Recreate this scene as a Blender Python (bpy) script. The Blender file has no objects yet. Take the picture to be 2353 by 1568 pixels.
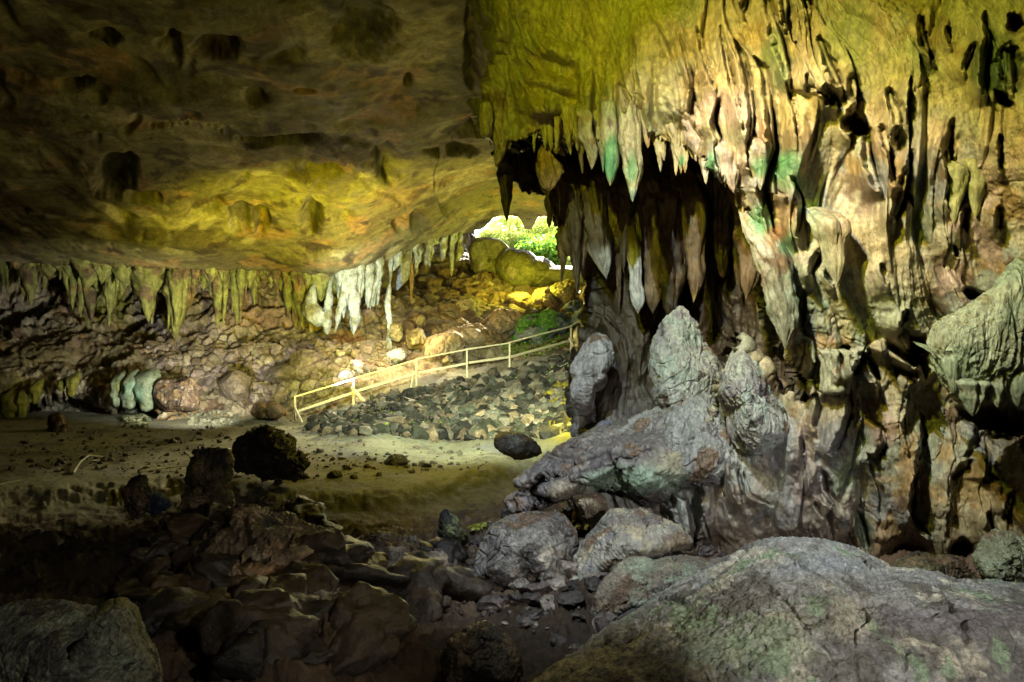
import bpy, bmesh, math, random, time
T0 = time.time()
import numpy as np
from mathutils import Vector
from mathutils.bvhtree import BVHTree

random.seed(4); RNG = np.random.RandomState(11)
scene = bpy.context.scene
COL = scene.collection
F = 1830.0; CU, CV, EYE = 1176.5, 784.0, 3.0      # photograph drawn 2353 px wide, lens 28 mm, eye 3 m above the cave floor

def P(u, v, D):
    u = np.asarray(u, float); v = np.asarray(v, float); D = np.asarray(D, float)
    return np.stack(np.broadcast_arrays((u-CU)/F*D, D, EYE+(CV-v)/F*D), -1)
# crops measured in the photo -> the common measuring frame
def c2(x, y): return (735.3+x/2.941, y/2.941)
def c3(x, y): return (1556+x/2.941, y/2.941)
def c4(x, y): return (x/2.941, 490.2+y/2.941)
def c5(x, y): return (612.8+x/2.941, 459.6+y/2.941)
def c6(x, y): return (1556+x/2.941, 521+y/2.941)
def c7(x, y): return (x/2.911, 1029.4+y/2.911)
def c8(x, y): return (735.3+x/2.911, 1029.4+y/2.911)
def c9(x, y): return (1556+x/2.911, 1029.4+y/2.911)
def cs(x, y): return (1041.7+x/3.199, 857.8+y/3.199)
def ct(x, y): return (1103+x/3.199, 306.4+y/3.199)

print('T', round(time.time()-T0,1))
# ---------------------------------------------------------------- noise
_perm = RNG.permutation(256).astype(np.int32)
_g = RNG.normal(size=(256, 3)); _g /= np.linalg.norm(_g, axis=1)[:, None]; _g = _g.astype(np.float32)
def perlin(p):
    p = p.astype(np.float32)
    i = np.floor(p).astype(np.int32); f = p-i
    w = f*f*f*(f*(f*6-15)+10)
    out = np.zeros(len(p), np.float32)
    for a in (0, 1):
        pa = _perm[(i[:, 0]+a) & 255]; wa = w[:, 0] if a else 1-w[:, 0]
        for b in (0, 1):
            pb = _perm[(pa+i[:, 1]+b) & 255]; wb = wa*(w[:, 1] if b else 1-w[:, 1])
            for c in (0, 1):
                g = _g[_perm[(pb+i[:, 2]+c) & 255]]
                d = g[:, 0]*(f[:, 0]-a)+g[:, 1]*(f[:, 1]-b)+g[:, 2]*(f[:, 2]-c)
                out += d*wb*(w[:, 2] if c else 1-w[:, 2])
    return out*1.6
def fbm(p, o=4, g=0.5, l=2.03):
    s = 0; a = 1
    for k in range(o):
        s = s+a*perlin(p+17.3*k); p = p*l; a *= g
    return s
def ridged(p, o=4, g=0.5, l=2.1):
    s = 0; a = 1
    for k in range(o):
        s = s+a*(0.45-np.abs(perlin(p+9.1*k))); p = p*l; a *= g
    return s
def sstep(x, a=0., b=1.):
    t = np.clip((x-a)/(b-a), 0, 1); return t*t*(3-2*t)

print('T', round(time.time()-T0,1))
# ---------------------------------------------------------------- splines and distances
class TPS:      # thin plate spline on nearness (1/D): planes come out exactly flat
    def __init__(s, pts, inv=True):
        a = np.array(pts, float); s.x = a[:, :2]/1000.; s.inv = inv
        y = 1/a[:, 2] if inv else a[:, 2]
        K = s.k(np.linalg.norm(s.x[:, None]-s.x[None], axis=2))+np.eye(len(a))*1e-4
        Q = np.c_[np.ones(len(a)), s.x]
        A = np.block([[K, Q], [Q.T, np.zeros((3, 3))]])
        s.w = np.linalg.solve(A, np.r_[y, 0, 0, 0])
    def k(s, r): return np.where(r > 1e-9, r*r*np.log(np.maximum(r, 1e-9)), 0)
    def __call__(s, u, v):
        q = np.c_[np.ravel(u), np.ravel(v)]/1000.
        o = s.w[-3]+q@s.w[-2:]
        for j in range(len(s.x)):
            o = o+s.w[j]*s.k(np.linalg.norm(q-s.x[j], axis=1))
        o = o.reshape(np.shape(u))
        return 1/np.maximum(o, 1/200.) if s.inv else o
def segdist(U, V, pl):
    """distance to a polyline and the parameter 0..1 along it"""
    best = np.full(U.shape, 1e9); tt = np.zeros(U.shape); n = len(pl)-1
    if U.size > 20000:
        a = np.array(pl); m = (U > a[:, 0].min()-110) & (U < a[:, 0].max()+110) & (V > a[:, 1].min()-110) & (V < a[:, 1].max()+110)
        if m.any(): best[m], tt[m] = _seg(U[m], V[m], pl)
        return best, tt
    return _seg(U, V, pl)
def _seg(U, V, pl):
    best = np.full(U.shape, 1e9); tt = np.zeros(U.shape); n = len(pl)-1
    for i in range(n):
        ax, ay = pl[i]; bx, by = pl[i+1]; dx, dy = bx-ax, by-ay
        t = np.clip(((U-ax)*dx+(V-ay)*dy)/(dx*dx+dy*dy+1e-9), 0, 1)
        d = np.hypot(U-ax-t*dx, V-ay-t*dy); m = d < best
        best = np.where(m, d, best); tt = np.where(m, (i+t)/n, tt)
    return best, tt
def segleft(U, V, pl):   # fold profile on the left of a line: 1 at the line fading over ~45 px, 0 right of it
    out = np.zeros(U.shape); a = np.array(pl); m = (U > a[:, 0].min()-120) & (U < a[:, 0].max()+25) & (V > a[:, 1].min()-60) & (V < a[:, 1].max()+60)
    if not m.any(): return out
    o = np.argsort(a[:, 1]); x = U[m]-np.interp(V[m], a[o, 1], a[o, 0]); v0, v1 = a[:, 1].min(), a[:, 1].max(); tt = np.clip((V[m]-v0)/(v1-v0+1e-6), 0, 1)
    end = sstep(V[m], v0-25, v0+.45*(v1-v0))*sstep(v1+45-V[m], 0, 60)
    lat = np.where(x < 0, np.exp(-(x/34.)**2), sstep(7-x, 0, 7))
    out[m] = lat*end; return out
def polysd(U, V, poly):   # > 0 inside
    ins = np.zeros(U.shape, bool); n = len(poly); d = np.full(U.shape, 1e9)
    for i in range(n):
        ax, ay = poly[i]; bx, by = poly[(i+1) % n]
        c = ((ay > V) != (by > V)) & (U < (bx-ax)*(V-ay)/((by-ay) if by != ay else 1e-9)+ax)
        ins ^= c
        dx, dy = bx-ax, by-ay
        t = np.clip(((U-ax)*dx+(V-ay)*dy)/(dx*dx+dy*dy+1e-9), 0, 1)
        d = np.minimum(d, np.hypot(U-ax-t*dx, V-ay-t*dy))
    return np.where(ins, d, -d)

print('T', round(time.time()-T0,1))
# ---------------------------------------------------------------- meshes
def vnorm(co, fa):
    a, b, c = co[fa[:, 0]], co[fa[:, 1]], co[fa[:, 2]]
    n = np.cross(b-a, c-a)
    if fa.shape[1] == 4: n = n+np.cross(c-a, co[fa[:, 3]]-a)
    vn = np.zeros_like(co)
    for k in range(fa.shape[1]):
        for j in range(3): vn[:, j] += np.bincount(fa[:, k], n[:, j], len(co))
    return vn/(np.linalg.norm(vn, axis=1)[:, None]+1e-12)
def build(name, co, fa, mat, col=None, parent=None, smooth=True, origin=None):
    co = np.asarray(co, float)
    if origin is None and parent is None:
        origin = co.mean(0); origin[2] = co[:, 2].min()
    o0 = np.zeros(3) if origin is None else np.asarray(origin, float)
    me = bpy.data.meshes.new(name); n = len(fa); k = fa.shape[1]
    me.vertices.add(len(co)); me.vertices.foreach_set('co', (co-o0).astype(np.float32).ravel())
    me.loops.add(n*k); me.loops.foreach_set('vertex_index', fa.astype(np.int32).ravel())
    me.polygons.add(n); me.polygons.foreach_set('loop_start', np.arange(0, n*k, k, dtype=np.int32))
    me.polygons.foreach_set('loop_total', np.full(n, k, np.int32))
    me.update(calc_edges=True)
    me.polygons.foreach_set('use_smooth', np.full(n, smooth))
    if col is not None:
        a = me.color_attributes.new('Col', 'FLOAT_COLOR', 'POINT')
        a.data.foreach_set('color', np.c_[np.clip(col, 0, 1)**1.12*.66, np.ones(len(co))].astype(np.float32).ravel())
    me.materials.append(mat)
    ob = bpy.data.objects.new(name, me); COL.objects.link(ob); ob.location = o0
    if parent is not None: ob.parent = parent
    return ob
def tag(o, label=None, cat=None, group=None, kind=None):
    if label: o['label'] = label
    if cat: o['category'] = cat
    if group: o['group'] = group
    if kind: o['kind'] = kind
    return o
def gridfaces(r, c):
    i = np.arange((r-1)*c).reshape(r-1, c)[:, :-1].ravel()
    return np.c_[i, i+1, i+c+1, i+c]
_ico = {}
def ico(l):
    if l not in _ico:
        b = bmesh.new(); bmesh.ops.create_icosphere(b, subdivisions=l, radius=1)
        me = bpy.data.meshes.new('t'); b.to_mesh(me); b.free()
        c = np.zeros(len(me.vertices)*3); me.vertices.foreach_get('co', c)
        f = np.zeros(len(me.polygons)*3, np.int32); me.polygons.foreach_get('vertices', f)
        bpy.data.meshes.remove(me)
        _ico[l] = (c.reshape(-1, 3), f.reshape(-1, 3))
    return _ico[l]

print('T', round(time.time()-T0,1))
# ---------------------------------------------------------------- materials
def nodes(m):
    m.use_nodes = True; nt = m.node_tree; nt.nodes.clear(); return nt, nt.nodes, nt.links
def rockmat(name, rough=0.7, fine=18., bump=0.6, pit=0., vstretch=1., speck=0.35, spec=0.35, dist=0.02, crack=.82):
    m = bpy.data.materials.new(name); nt, N, L = nodes(m)
    out = N.new('ShaderNodeOutputMaterial'); bs = N.new('ShaderNodeBsdfPrincipled'); L.new(bs.outputs[0], out.inputs[0])
    at = N.new('ShaderNodeAttribute'); at.attribute_name = 'Col'
    geo = N.new('ShaderNodeNewGeometry'); mp = N.new('ShaderNodeMapping'); mp.inputs['Scale'].default_value = (1, 1, vstretch)
    L.new(geo.outputs['Position'], mp.inputs[0])
    def noise(s, d=6, r=0.6):
        n = N.new('ShaderNodeTexNoise'); n.inputs['Scale'].default_value = s; n.inputs['Detail'].default_value = d
        n.inputs['Roughness'].default_value = r; L.new(mp.outputs[0], n.inputs['Vector']); return n
    n1 = noise(fine*0.35); n2 = noise(fine, 8, 0.7); n3 = noise(fine*4, 4, 0.6)
    def ramp(src, lo, hi, a, b):
        r = N.new('ShaderNodeMapRange'); L.new(src, r.inputs[0])
        for k, x in zip((1, 2, 3, 4), (lo, hi, a, b)): r.inputs[k].default_value = x
        return r.outputs[0]
    def mul(a, b, f=1.):
        x = N.new('ShaderNodeMix'); x.data_type = 'RGBA'; x.blend_type = 'MULTIPLY'; x.inputs[0].default_value = f
        L.new(a, x.inputs[6]); L.new(b, x.inputs[7]); return x.outputs[2]
    c = mul(at.outputs['Color'], ramp(n1.outputs[0], 0.3, 0.7, 1-speck, 1+speck*0.8))
    c = mul(c, ramp(n2.outputs[0], 0.4, 0.62, 1-speck*1.2, 1+speck*0.9))
    c = mul(c, ramp(n3.outputs[0], 0.3, 0.7, 1-speck*0.5, 1+speck*0.5))
    n4 = noise(fine*0.16, 7, 0.62); n4.inputs['Distortion'].default_value = .6
    sb = N.new('ShaderNodeMath'); sb.operation = 'SUBTRACT'; L.new(n4.outputs[0], sb.inputs[0]); sb.inputs[1].default_value = .5
    ab = N.new('ShaderNodeMath'); ab.operation = 'ABSOLUTE'; L.new(sb.outputs[0], ab.inputs[0])
    crk = ramp(ab.outputs[0], 0.0, 0.018, 0.0, 1.0)
    c = mul(c, ramp(crk, 0, 1, crack, 1))
    L.new(c, bs.inputs['Base Color'])
    L.new(ramp(n1.outputs[0], 0.3, 0.7, rough-0.15, min(1, rough+0.15)), bs.inputs['Roughness'])
    bs.inputs['Specular IOR Level'].default_value = spec
    b = N.new('ShaderNodeBump'); b.inputs['Strength'].default_value = (1-crack)*2.2; b.inputs['Distance'].default_value = dist
    L.new(crk, b.inputs['Height']); prev = b.outputs[0]
    for nn, s, ds in ((n1, bump*0.8, dist*3), (n2, bump, dist), (n3, bump*0.7, dist*0.3)):
        b = N.new('ShaderNodeBump'); b.inputs['Strength'].default_value = min(1, s); b.inputs['Distance'].default_value = ds
        L.new(nn.outputs[0], b.inputs['Height'])
        if prev: L.new(prev, b.inputs['Normal'])
        prev = b.outputs[0]
    if pit:
        v = N.new('ShaderNodeTexVoronoi'); v.inputs['Scale'].default_value = pit; L.new(mp.outputs[0], v.inputs['Vector'])
        b = N.new('ShaderNodeBump'); b.inputs['Strength'].default_value = 0.7; b.inputs['Distance'].default_value = 0.02
        L.new(v.outputs['Distance'], b.inputs['Height']); L.new(prev, b.inputs['Normal']); prev = b.outputs[0]
    L.new(prev, bs.inputs['Normal'])
    return m
M_flow = rockmat('flowstone', 0.5, 16, 0.75, vstretch=0.45, speck=0.26, spec=.5)
M_far = rockmat('far_rock', 0.75, 5, 0.7, speck=0.3, dist=0.05, vstretch=0.7, crack=.85)
M_ceil = rockmat('ceiling_rock', 0.85, 3.2, 0.6, speck=0.26, dist=0.03, vstretch=1, crack=.93)
M_rock = rockmat('rough_rock', 0.5, 14, 0.85, speck=0.42, spec=.5)
M_pit = rockmat('pitted_rock', 0.75, 22, 0.8, pit=26, speck=0.3)
M_sand = rockmat('sand', 0.85, 9, 0.6, speck=0.2, dist=0.03, spec=0.2, crack=1)
M_rub = rockmat('rubble_stone', 0.75, 12, 0.6, speck=0.3)
def plainmat(name, col, rough=0.6, sub=0., noise=0.25, scale=30):
    m = bpy.data.materials.new(name); nt, N, L = nodes(m)
    out = N.new('ShaderNodeOutputMaterial'); bs = N.new('ShaderNodeBsdfPrincipled')
    n = N.new('ShaderNodeTexNoise'); n.inputs['Scale'].default_value = scale; n.inputs['Detail'].default_value = 5
    tc = N.new('ShaderNodeTexCoord'); L.new(tc.outputs['Object'], n.inputs['Vector'])
    r = N.new('ShaderNodeMapRange'); r.inputs[1].default_value = 0.3; r.inputs[2].default_value = 0.7
    r.inputs[3].default_value = 1-noise; r.inputs[4].default_value = 1+noise; L.new(n.outputs[0], r.inputs[0])
    x = N.new('ShaderNodeMix'); x.data_type = 'RGBA'; x.blend_type = 'MULTIPLY'; x.inputs[0].default_value = 1
    x.inputs[6].default_value = (*col, 1); L.new(r.outputs[0], x.inputs[7]); L.new(x.outputs[2], bs.inputs['Base Color'])
    bs.inputs['Roughness'].default_value = rough
    bp = N.new('ShaderNodeBump'); bp.inputs['Strength'].default_value = 0.4; bp.inputs['Distance'].default_value = 0.01
    L.new(n.outputs[0], bp.inputs['Height']); L.new(bp.outputs[0], bs.inputs['Normal'])
    if sub:
        t = N.new('ShaderNodeBsdfTranslucent'); L.new(x.outputs[2], t.inputs[0]); ms = N.new('ShaderNodeMixShader')
        ms.inputs[0].default_value = sub; L.new(bs.outputs[0], ms.inputs[1]); L.new(t.outputs[0], ms.inputs[2]); L.new(ms.outputs[0], out.inputs[0])
    else: L.new(bs.outputs[0], out.inputs[0])
    return m
M_wood = plainmat('pale_wood', (0.62, 0.55, 0.36), 0.6, noise=0.3)
M_stick = plainmat('dry_stick', (0.4, 0.38, 0.28), 0.7)
M_leaf = plainmat('leaf_green', (0.2, 0.36, 0.03), 0.5, sub=0.4, noise=0.5, scale=3)
M_leafy = plainmat('leaf_yellow', (0.5, 0.55, 0.12), 0.5, sub=0.4)
M_moss = plainmat('moss_green', (0.12, 0.27, 0.03), 0.8, sub=0.2, noise=0.5)
M_bark = plainmat('bark', (0.16, 0.12, 0.08), 0.8)

print('T', round(time.time()-T0,1))
# ---------------------------------------------------------------- colour of the stone
CREAM = (0.50, 0.44, 0.30); OCHRE = (0.42, 0.28, 0.12); GREY = (0.34, 0.34, 0.34); BROWN = (0.20, 0.13, 0.08)
PINK = (0.52, 0.38, 0.30); GREEN = (0.07, 0.32, 0.12); MINT = (0.30, 0.48, 0.33); DARK = (0.07, 0.06, 0.05); PURP = (0.20, 0.17, 0.19)
RUST = (0.40, 0.18, 0.05); WHITE = (0.62, 0.62, 0.58); OLIVE = (0.22, 0.24, 0.06); BLACK = (0.03, 0.03, 0.035)
def mixc(a, b, t): return a*(1-t[:, None])+np.array(b)*t[:, None]
def stone(p, base=CREAM, layers=(), s=1., seed=0, vs=0.6):
    """layers: (colour, coverage 0..1, scale)"""
    c = np.tile(np.array(base, float), (len(p), 1)); q = p*np.array([1, 1, vs])
    for k, (cc, cov, sc) in enumerate(layers):
        n = fbm(q*sc*s+31.7*k+seed*7.7, 4, 0.6)
        c = mixc(c, cc, sstep(n, 0.55-cov*1.1, 0.85-cov*1.1)*0.9)
    return c
def stain_shade(c, p, U, V, lst):
    w = fbm(p*3.1+5, 3)
    for (u, v, ru, rv, cc, k) in lst:
        d = np.hypot((U-u)/ru, (V-v)/rv)+w*0.38
        c = mixc(c, cc, k*.88*sstep(1.3-d, 0, 0.85))
    return c
def proj(p): return CU+p[:, 0]/p[:, 1]*F, CV-(p[:, 2]-EYE)/p[:, 1]*F

STAINS = [   # mineral and algae stains: u, v, half width, half height, colour, strength
    (1403, 370, 22, 55, GREEN, 0.95), (1452, 390, 18, 40, (0.16, 0.42, 0.18), 0.75), (1453, 445, 14, 22, MINT, 0.8),
    (1800, 385, 34, 45, GREEN, 0.8), (1745, 385, 22, 28, (0.06, 0.3, 0.14), 0.8), (1825, 420, 26, 30, GREEN, 0.8),
    (1755, 505, 30, 40, (0.12, 0.40, 0.18), 0.8), (1805, 565, 24, 30, (0.08, 0.34, 0.15), 0.75), (1640, 378, 15, 30, (0.12, 0.42, 0.2), 0.8),
    (1566, 370, 9, 15, (0.12, 0.42, 0.2), 0.8), (1775, 125, 32, 40, (0.12, 0.25, 0.06), 0.7), (1790, 185, 20, 35, (0.14, 0.3, 0.08), 0.55),
    (1940, 90, 70, 80, (0.16, 0.24, 0.05), 0.7), (2000, 170, 60, 70, (0.2, 0.26, 0.06), 0.55), (2110, 140, 50, 50, (0.10, 0.2, 0.06), 0.6),
    (2290, 150, 60, 90, (0.02, 0.09, 0.03), 0.9), (1860, 480, 30, 60, MINT, 0.5), (2120, 520, 45, 45, (0.16, 0.2, 0.12), 0.8),
    (1895, 265, 12, 30, (0.16, 0.17, 0.18), 0.8), (1940, 365, 14, 30, (0.14, 0.15, 0.16), 0.85), (1840, 310, 22, 30, OCHRE, 0.7),
    (1650, 200, 90, 60, OCHRE, 0.5), (1690, 260, 60, 50, PINK, 0.8), (1780, 540, 24, 24, RUST, 0.8), (1750, 310, 25, 40, RUST, 0.45),
    (1960, 560, 120, 70, (0.55, 0.42, 0.2), 0.6), (1870, 600, 60, 120, MINT, 0.35), (2010, 720, 150, 60, MINT, 0.35),
    (1620, 260, 60, 40, PINK, 0.6), (1930, 1090, 30, 50, (0.18, 0.3, 0.12), 0.5), (1985, 1210, 14, 40, MINT, 0.5), (1795, 700, 50, 90, (0.34, 0.38, 0.3), 0.6),
]

print('T', round(time.time()-T0,1))
# ---------------------------------------------------------------- cave wall on the right: one continuous rock face
S1 = TPS([(1060, -300, 12.5), (1060, 0, 13), (1100, 250, 12.6), (1150, 380, 12.3), (1400, -100, 11), (1280, 120, 11.4), (1400, 200, 11.0), (1400, 340, 11.2), (1650, -100, 10.4), (1650, 250, 10.0),
          (1520, 120, 10.4), (1800, 400, 9.6), (2000, -100, 9.8), (2000, 400, 9.5), (1900, 250, 9.4), (2353, -100, 8.8), (2353, 400, 8.6), (2650, 0, 7.5), (2650, 500, 7.6), (2000, 650, 9.6),
          (1850, 700, 9.9), (2000, 800, 10.0), (2000, 1000, 10.4), (2000, 1260, 11.0), (1700, 1000, 10.9), (1700, 1250, 11.3), (1850, 1150, 10.7), (2150, 1100, 10.6), (2353, 1250, 10.2), (2353, 650, 9.4),
          (2650, 1200, 9), (2200, 1330, 11), (1800, 1330, 12), (1450, 1200, 11.8), (1300, 1000, 12.8), (2250, 980, 10.8), (2250, 800, 9.8)])
S2 = TPS([(1140, 380, 15.5), (1290, 500, 14.2), (1350, 700, 13.4), (1340, 950, 13.3), (1450, 500, 14.2), (1450, 700, 13.7), (1600, 500, 14.0), (1600, 750, 14.0), (1750, 600, 12.5), (1850, 800, 11.6), (1850, 1000, 11.3), (1600, 950, 13), (1450, 950, 13.0), (1750, 450, 12.5)])
LEFT = [(-400, 1060), (0, 1080), (40, 1086), (80, 1108), (130, 1130), (165, 1124), (200, 1106), (225, 1118), (250, 1098), (300, 1104), (320, 1122), (360, 1150), (400, 1165), (430, 1215), (455, 1276), (505, 1306), (560, 1314), (590, 1328), (608, 1360), (640, 1366), (715, 1368), (770, 1342), (850, 1330), (950, 1336), (1020, 1342), (1400, 1345)]
RECESS = [(1120, 300), (1180, 335), (1235, 300), (1290, 345), (1330, 300), (1400, 335), (1440, 345), (1500, 300), (1540, 330), (1600, 345), (1650, 400), (1700, 430), (1725, 500), (1735, 590), (1775, 650), (1790, 720), (1805, 800), (1850, 860), (1875, 925),
          (1830, 935), (1800, 900), (1760, 870), (1700, 800), (1660, 860), (1640, 960), (1560, 985), (1450, 1000), (1345, 1020), (1200, 1050), (1000, 900), (1050, 400)]
SLITS = [  # grooves cut where rib shadows fall, and hollows: polyline, half width px, depth m
 ([c3(20, 250), c3(110, 560), c3(100, 760), c3(130, 820)], 7, .4), ([c3(130, 200), c3(200, 450), c3(260, 600)], 6, .3),
 ([c3(290, 250), c3(350, 480), c3(390, 620), c3(420, 720), c3(435, 820)], 8, .5), ([c3(390, 330), c3(450, 440), c3(490, 600), c3(510, 740), c3(500, 1000), c3(490, 1130)], 9, .7),
 ([c3(290, 680), c3(260, 850), c3(300, 950), c3(290, 1100), c3(360, 1200)], 9, .7), ([c3(600, 0), c3(640, 180), c3(700, 380), c3(740, 550)], 14, .8),
 ([c3(720, -60), c3(730, 80), c3(710, 220)], 13, .7), ([c3(470, -20), c3(440, 100)], 10, .4), ([c3(870, -30), c3(890, 60)], 14, .4),
 ([c3(520, 400), c3(590, 480), c3(620, 650), c3(640, 850), c3(655, 1000), c3(600, 1150), c3(570, 1290), c3(620, 1450), c3(650, 1600)], 13, .8),
 ([c3(730, 600), c3(790, 800), c3(800, 930)], 4, .3), ([c3(790, 300), c3(830, 450)], 4, .3), ([c3(950, 250), c3(1010, 400), c3(1070, 560), c3(1090, 600)], 12, .8),
 ([c3(1000, 590), c3(1020, 680), c3(1060, 700)], 15, .8), ([c3(1150, 540), c3(1190, 640), c3(1200, 700)], 18, .7), ([c3(1120, 800), c3(1290, 880)], 16, .6), ([c3(1170, 740), c3(1180, 900)], 22, .7), ([c3(1185, 900), c3(1190, 970)], 7, .5),
 ([c3(1290, 900), c3(1300, 1080), c3(1330, 1280)], 13, .7), ([c3(1365, 850), c3(1420, 1050), c3(1450, 1250)], 9, .6), ([c3(1420, 600), c3(1480, 750), c3(1490, 850)], 14, .5), ([c3(1480, 850), c3(1470, 950)], 6, .4), ([c3(1550, 560), c3(1540, 850)], 5, .4),
 ([c3(1580, 1020), c3(1530, 1200), c3(1470, 1400), c3(1450, 1480)], 13, .7), ([c3(1500, 1310), c3(1590, 1390)], 9, .4), ([c3(1640, 100), c3(1680, 280), c3(1740, 380)], 12, .6), ([c3(1820, 180), c3(1850, 290)], 8, .4),
 ([c3(2080, 80), c3(2100, 300), c3(2070, 500), c3(2080, 620)], 11, .7), ([c3(2010, 300), c3(1940, 450)], 10, .5), ([c3(2250, 120), c3(2330, 200)], 18, .8), ([c3(2150, 620), c3(2260, 700)], 12, .8), ([c3(2240, 300), c3(2260, 560)], 30, .5),
 ([c3(1870, 800), c3(1830, 1000), c3(1860, 1250), c3(1850, 1400)], 12, .6), ([c3(2180, 900), c3(2180, 1150)], 7, .4), ([c3(850, 570), c3(870, 650), c3(1000, 680)], 5, .35), ([c3(760, 1200), c3(840, 1380), c3(810, 1590)], 7, .5),
 ([c3(660, 1180), c3(680, 1300), c3(720, 1320)], 5, .35), ([c3(1960, 1400), c3(1940, 1560)], 9, .5), ([c3(2180, 1400), c3(2170, 1560)], 9, .5),
 ([c6(1090, 800), c6(1130, 870)], 14, .9), ([c6(1190, 990), c6(1250, 880), c6(1290, 860)], 20, 1.2), ([c6(1290, 900), c6(1350, 1050)], 16, 1.0), ([c6(1420, 830), c6(1520, 900), c6(1680, 980)], 30, 1.5), ([c6(1560, 820), c6(1680, 880)], 32, 1.5),
 ([c6(890, 320), c6(960, 170)], 12, .6), ([c6(1000, 300), c6(1050, 390)], 8, .4), ([c6(1360, 250), c6(1390, 380)], 5, .3), ([c6(850, 420), c6(830, 700)], 9, .5), ([c6(960, 830), c6(920, 1000), c6(950, 1100)], 10, .4),
 ([c6(1160, 1050), c6(1140, 1200), c6(1080, 1350), c6(1010, 1500)], 10, .5), ([c6(1290, 1290), c6(1370, 1370), c6(1380, 1480), c6(1310, 1580)], 7, .4), ([c6(1690, 1280), c6(1680, 1450), c6(1600, 1580)], 9, .4),
 ([c6(1960, 1260), c6(1950, 1400), c6(1890, 1560)], 7, .4), ([c6(930, 1100), c6(940, 1200), c6(910, 1350)], 6, .35), ([c6(1500, 1270), c6(1490, 1390)], 8, .35), ([c6(820, 1400), c6(850, 1520)], 5, .3), ([c6(350, 830), c6(320, 1000), c6(240, 1300)], 11, .6),
 ([c6(1900, 1220), c6(2343, 1290), c6(2700, 1250)], 42, 1.6), ([c6(2100, 1330), c6(2343, 1420)], 40, .8), ([c6(1870, 130), c6(1900, 200)], 6, .4), ([c6(1950, 440), c6(2100, 490)], 12, .7), ([c6(1560, 560), c6(1480, 660)], 8, .4),
 ([c9(1300, 60), c9(1340, 200)], 7, .4), ([c9(1590, 0), c9(1540, 250), c9(1560, 480), c9(1650, 560)], 11, .6), ([c9(2010, 0), c9(2020, 200), c9(2140, 240)], 10, .5), ([c9(1900, 80), c9(1800, 200)], 8, .3), ([c9(940, 130), c9(960, 260), c9(1030, 350)], 18, .6),
 ([c9(440, 150), c9(480, 280), c9(630, 370)], 4, .25), ([c9(310, 300), c9(350, 460)], 4, .25), ([c9(370, 60), c9(400, 200), c9(420, 320)], 13, .6), ([c9(1220, 450), c9(1260, 660)], 13, .6), ([c9(1800, 640), c9(1960, 690)], 26, 1.0),
 ([c9(910, 340), c9(950, 430)], 4, .25), ([c9(2240, 300), c9(2200, 480)], 12, .5), ([c9(2060, 420), c9(2100, 600)], 12, .4), ([c9(-120, 200), c9(60, 330), c9(100, 600)], 34, 1.4), ([c9(0, 560), c9(130, 620)], 14, 1),
]
RIBS = [ # rounded bulges along the flow: polyline, half width px, height m
 ([c3(-60, 200), c3(50, 500), c3(40, 800)], 22, .3), ([c3(200, 300), c3(250, 600), c3(200, 850)], 24, .3), ([c3(350, 500), c3(440, 800), c3(420, 1050)], 26, .35), ([c3(560, 480), c3(590, 800), c3(570, 1050)], 26, .35),
 ([c3(900, 200), c3(930, 500), c3(930, 700)], 40, .4), ([c3(740, 650), c3(760, 1000), c3(740, 1300)], 30, .35), ([c3(1700, 800), c3(1620, 1100), c3(1620, 1300)], 34, .25), ([c6(1040, 850), c6(1050, 1100)], 16, .4), ([c6(1480, 1350), c6(1520, 1560)], 40, .2), ([c9(1100, 100), c9(1130, 500)], 30, .2),
 ([(1230, 130), (1250, 230), (1240, 290)], 30, .35), ([(1330, 110), (1345, 200), (1340, 290)], 18, .4), ([(1395, 140), (1400, 290)], 16, .4), ([(1440, 120), (1447, 300)], 20, .45), ([(1485, 120), (1492, 300)], 16, .35),
 ([(1530, 130), (1550, 300)], 20, .4), ([(1120, 30), (1135, 120), (1135, 330)], 24, .4), ([(1090, -200), (1110, -40), (1150, 60), (1150, 130)], 26, .5), ([(1180, -150), (1190, -20), (1180, 60)], 34, .4), ([(1150, 170), (1250, 180), (1340, 215)], 16, .3), ([(1160, 220), (1230, 250), (1300, 245)], 18, .3), ([(1200, 90), (1260, 110), (1330, 130)], 20, .3),
]
def recess_column(p): return 0.35*ridged(p*np.array([1.7, 1.7, .12])+3, 3)
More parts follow.
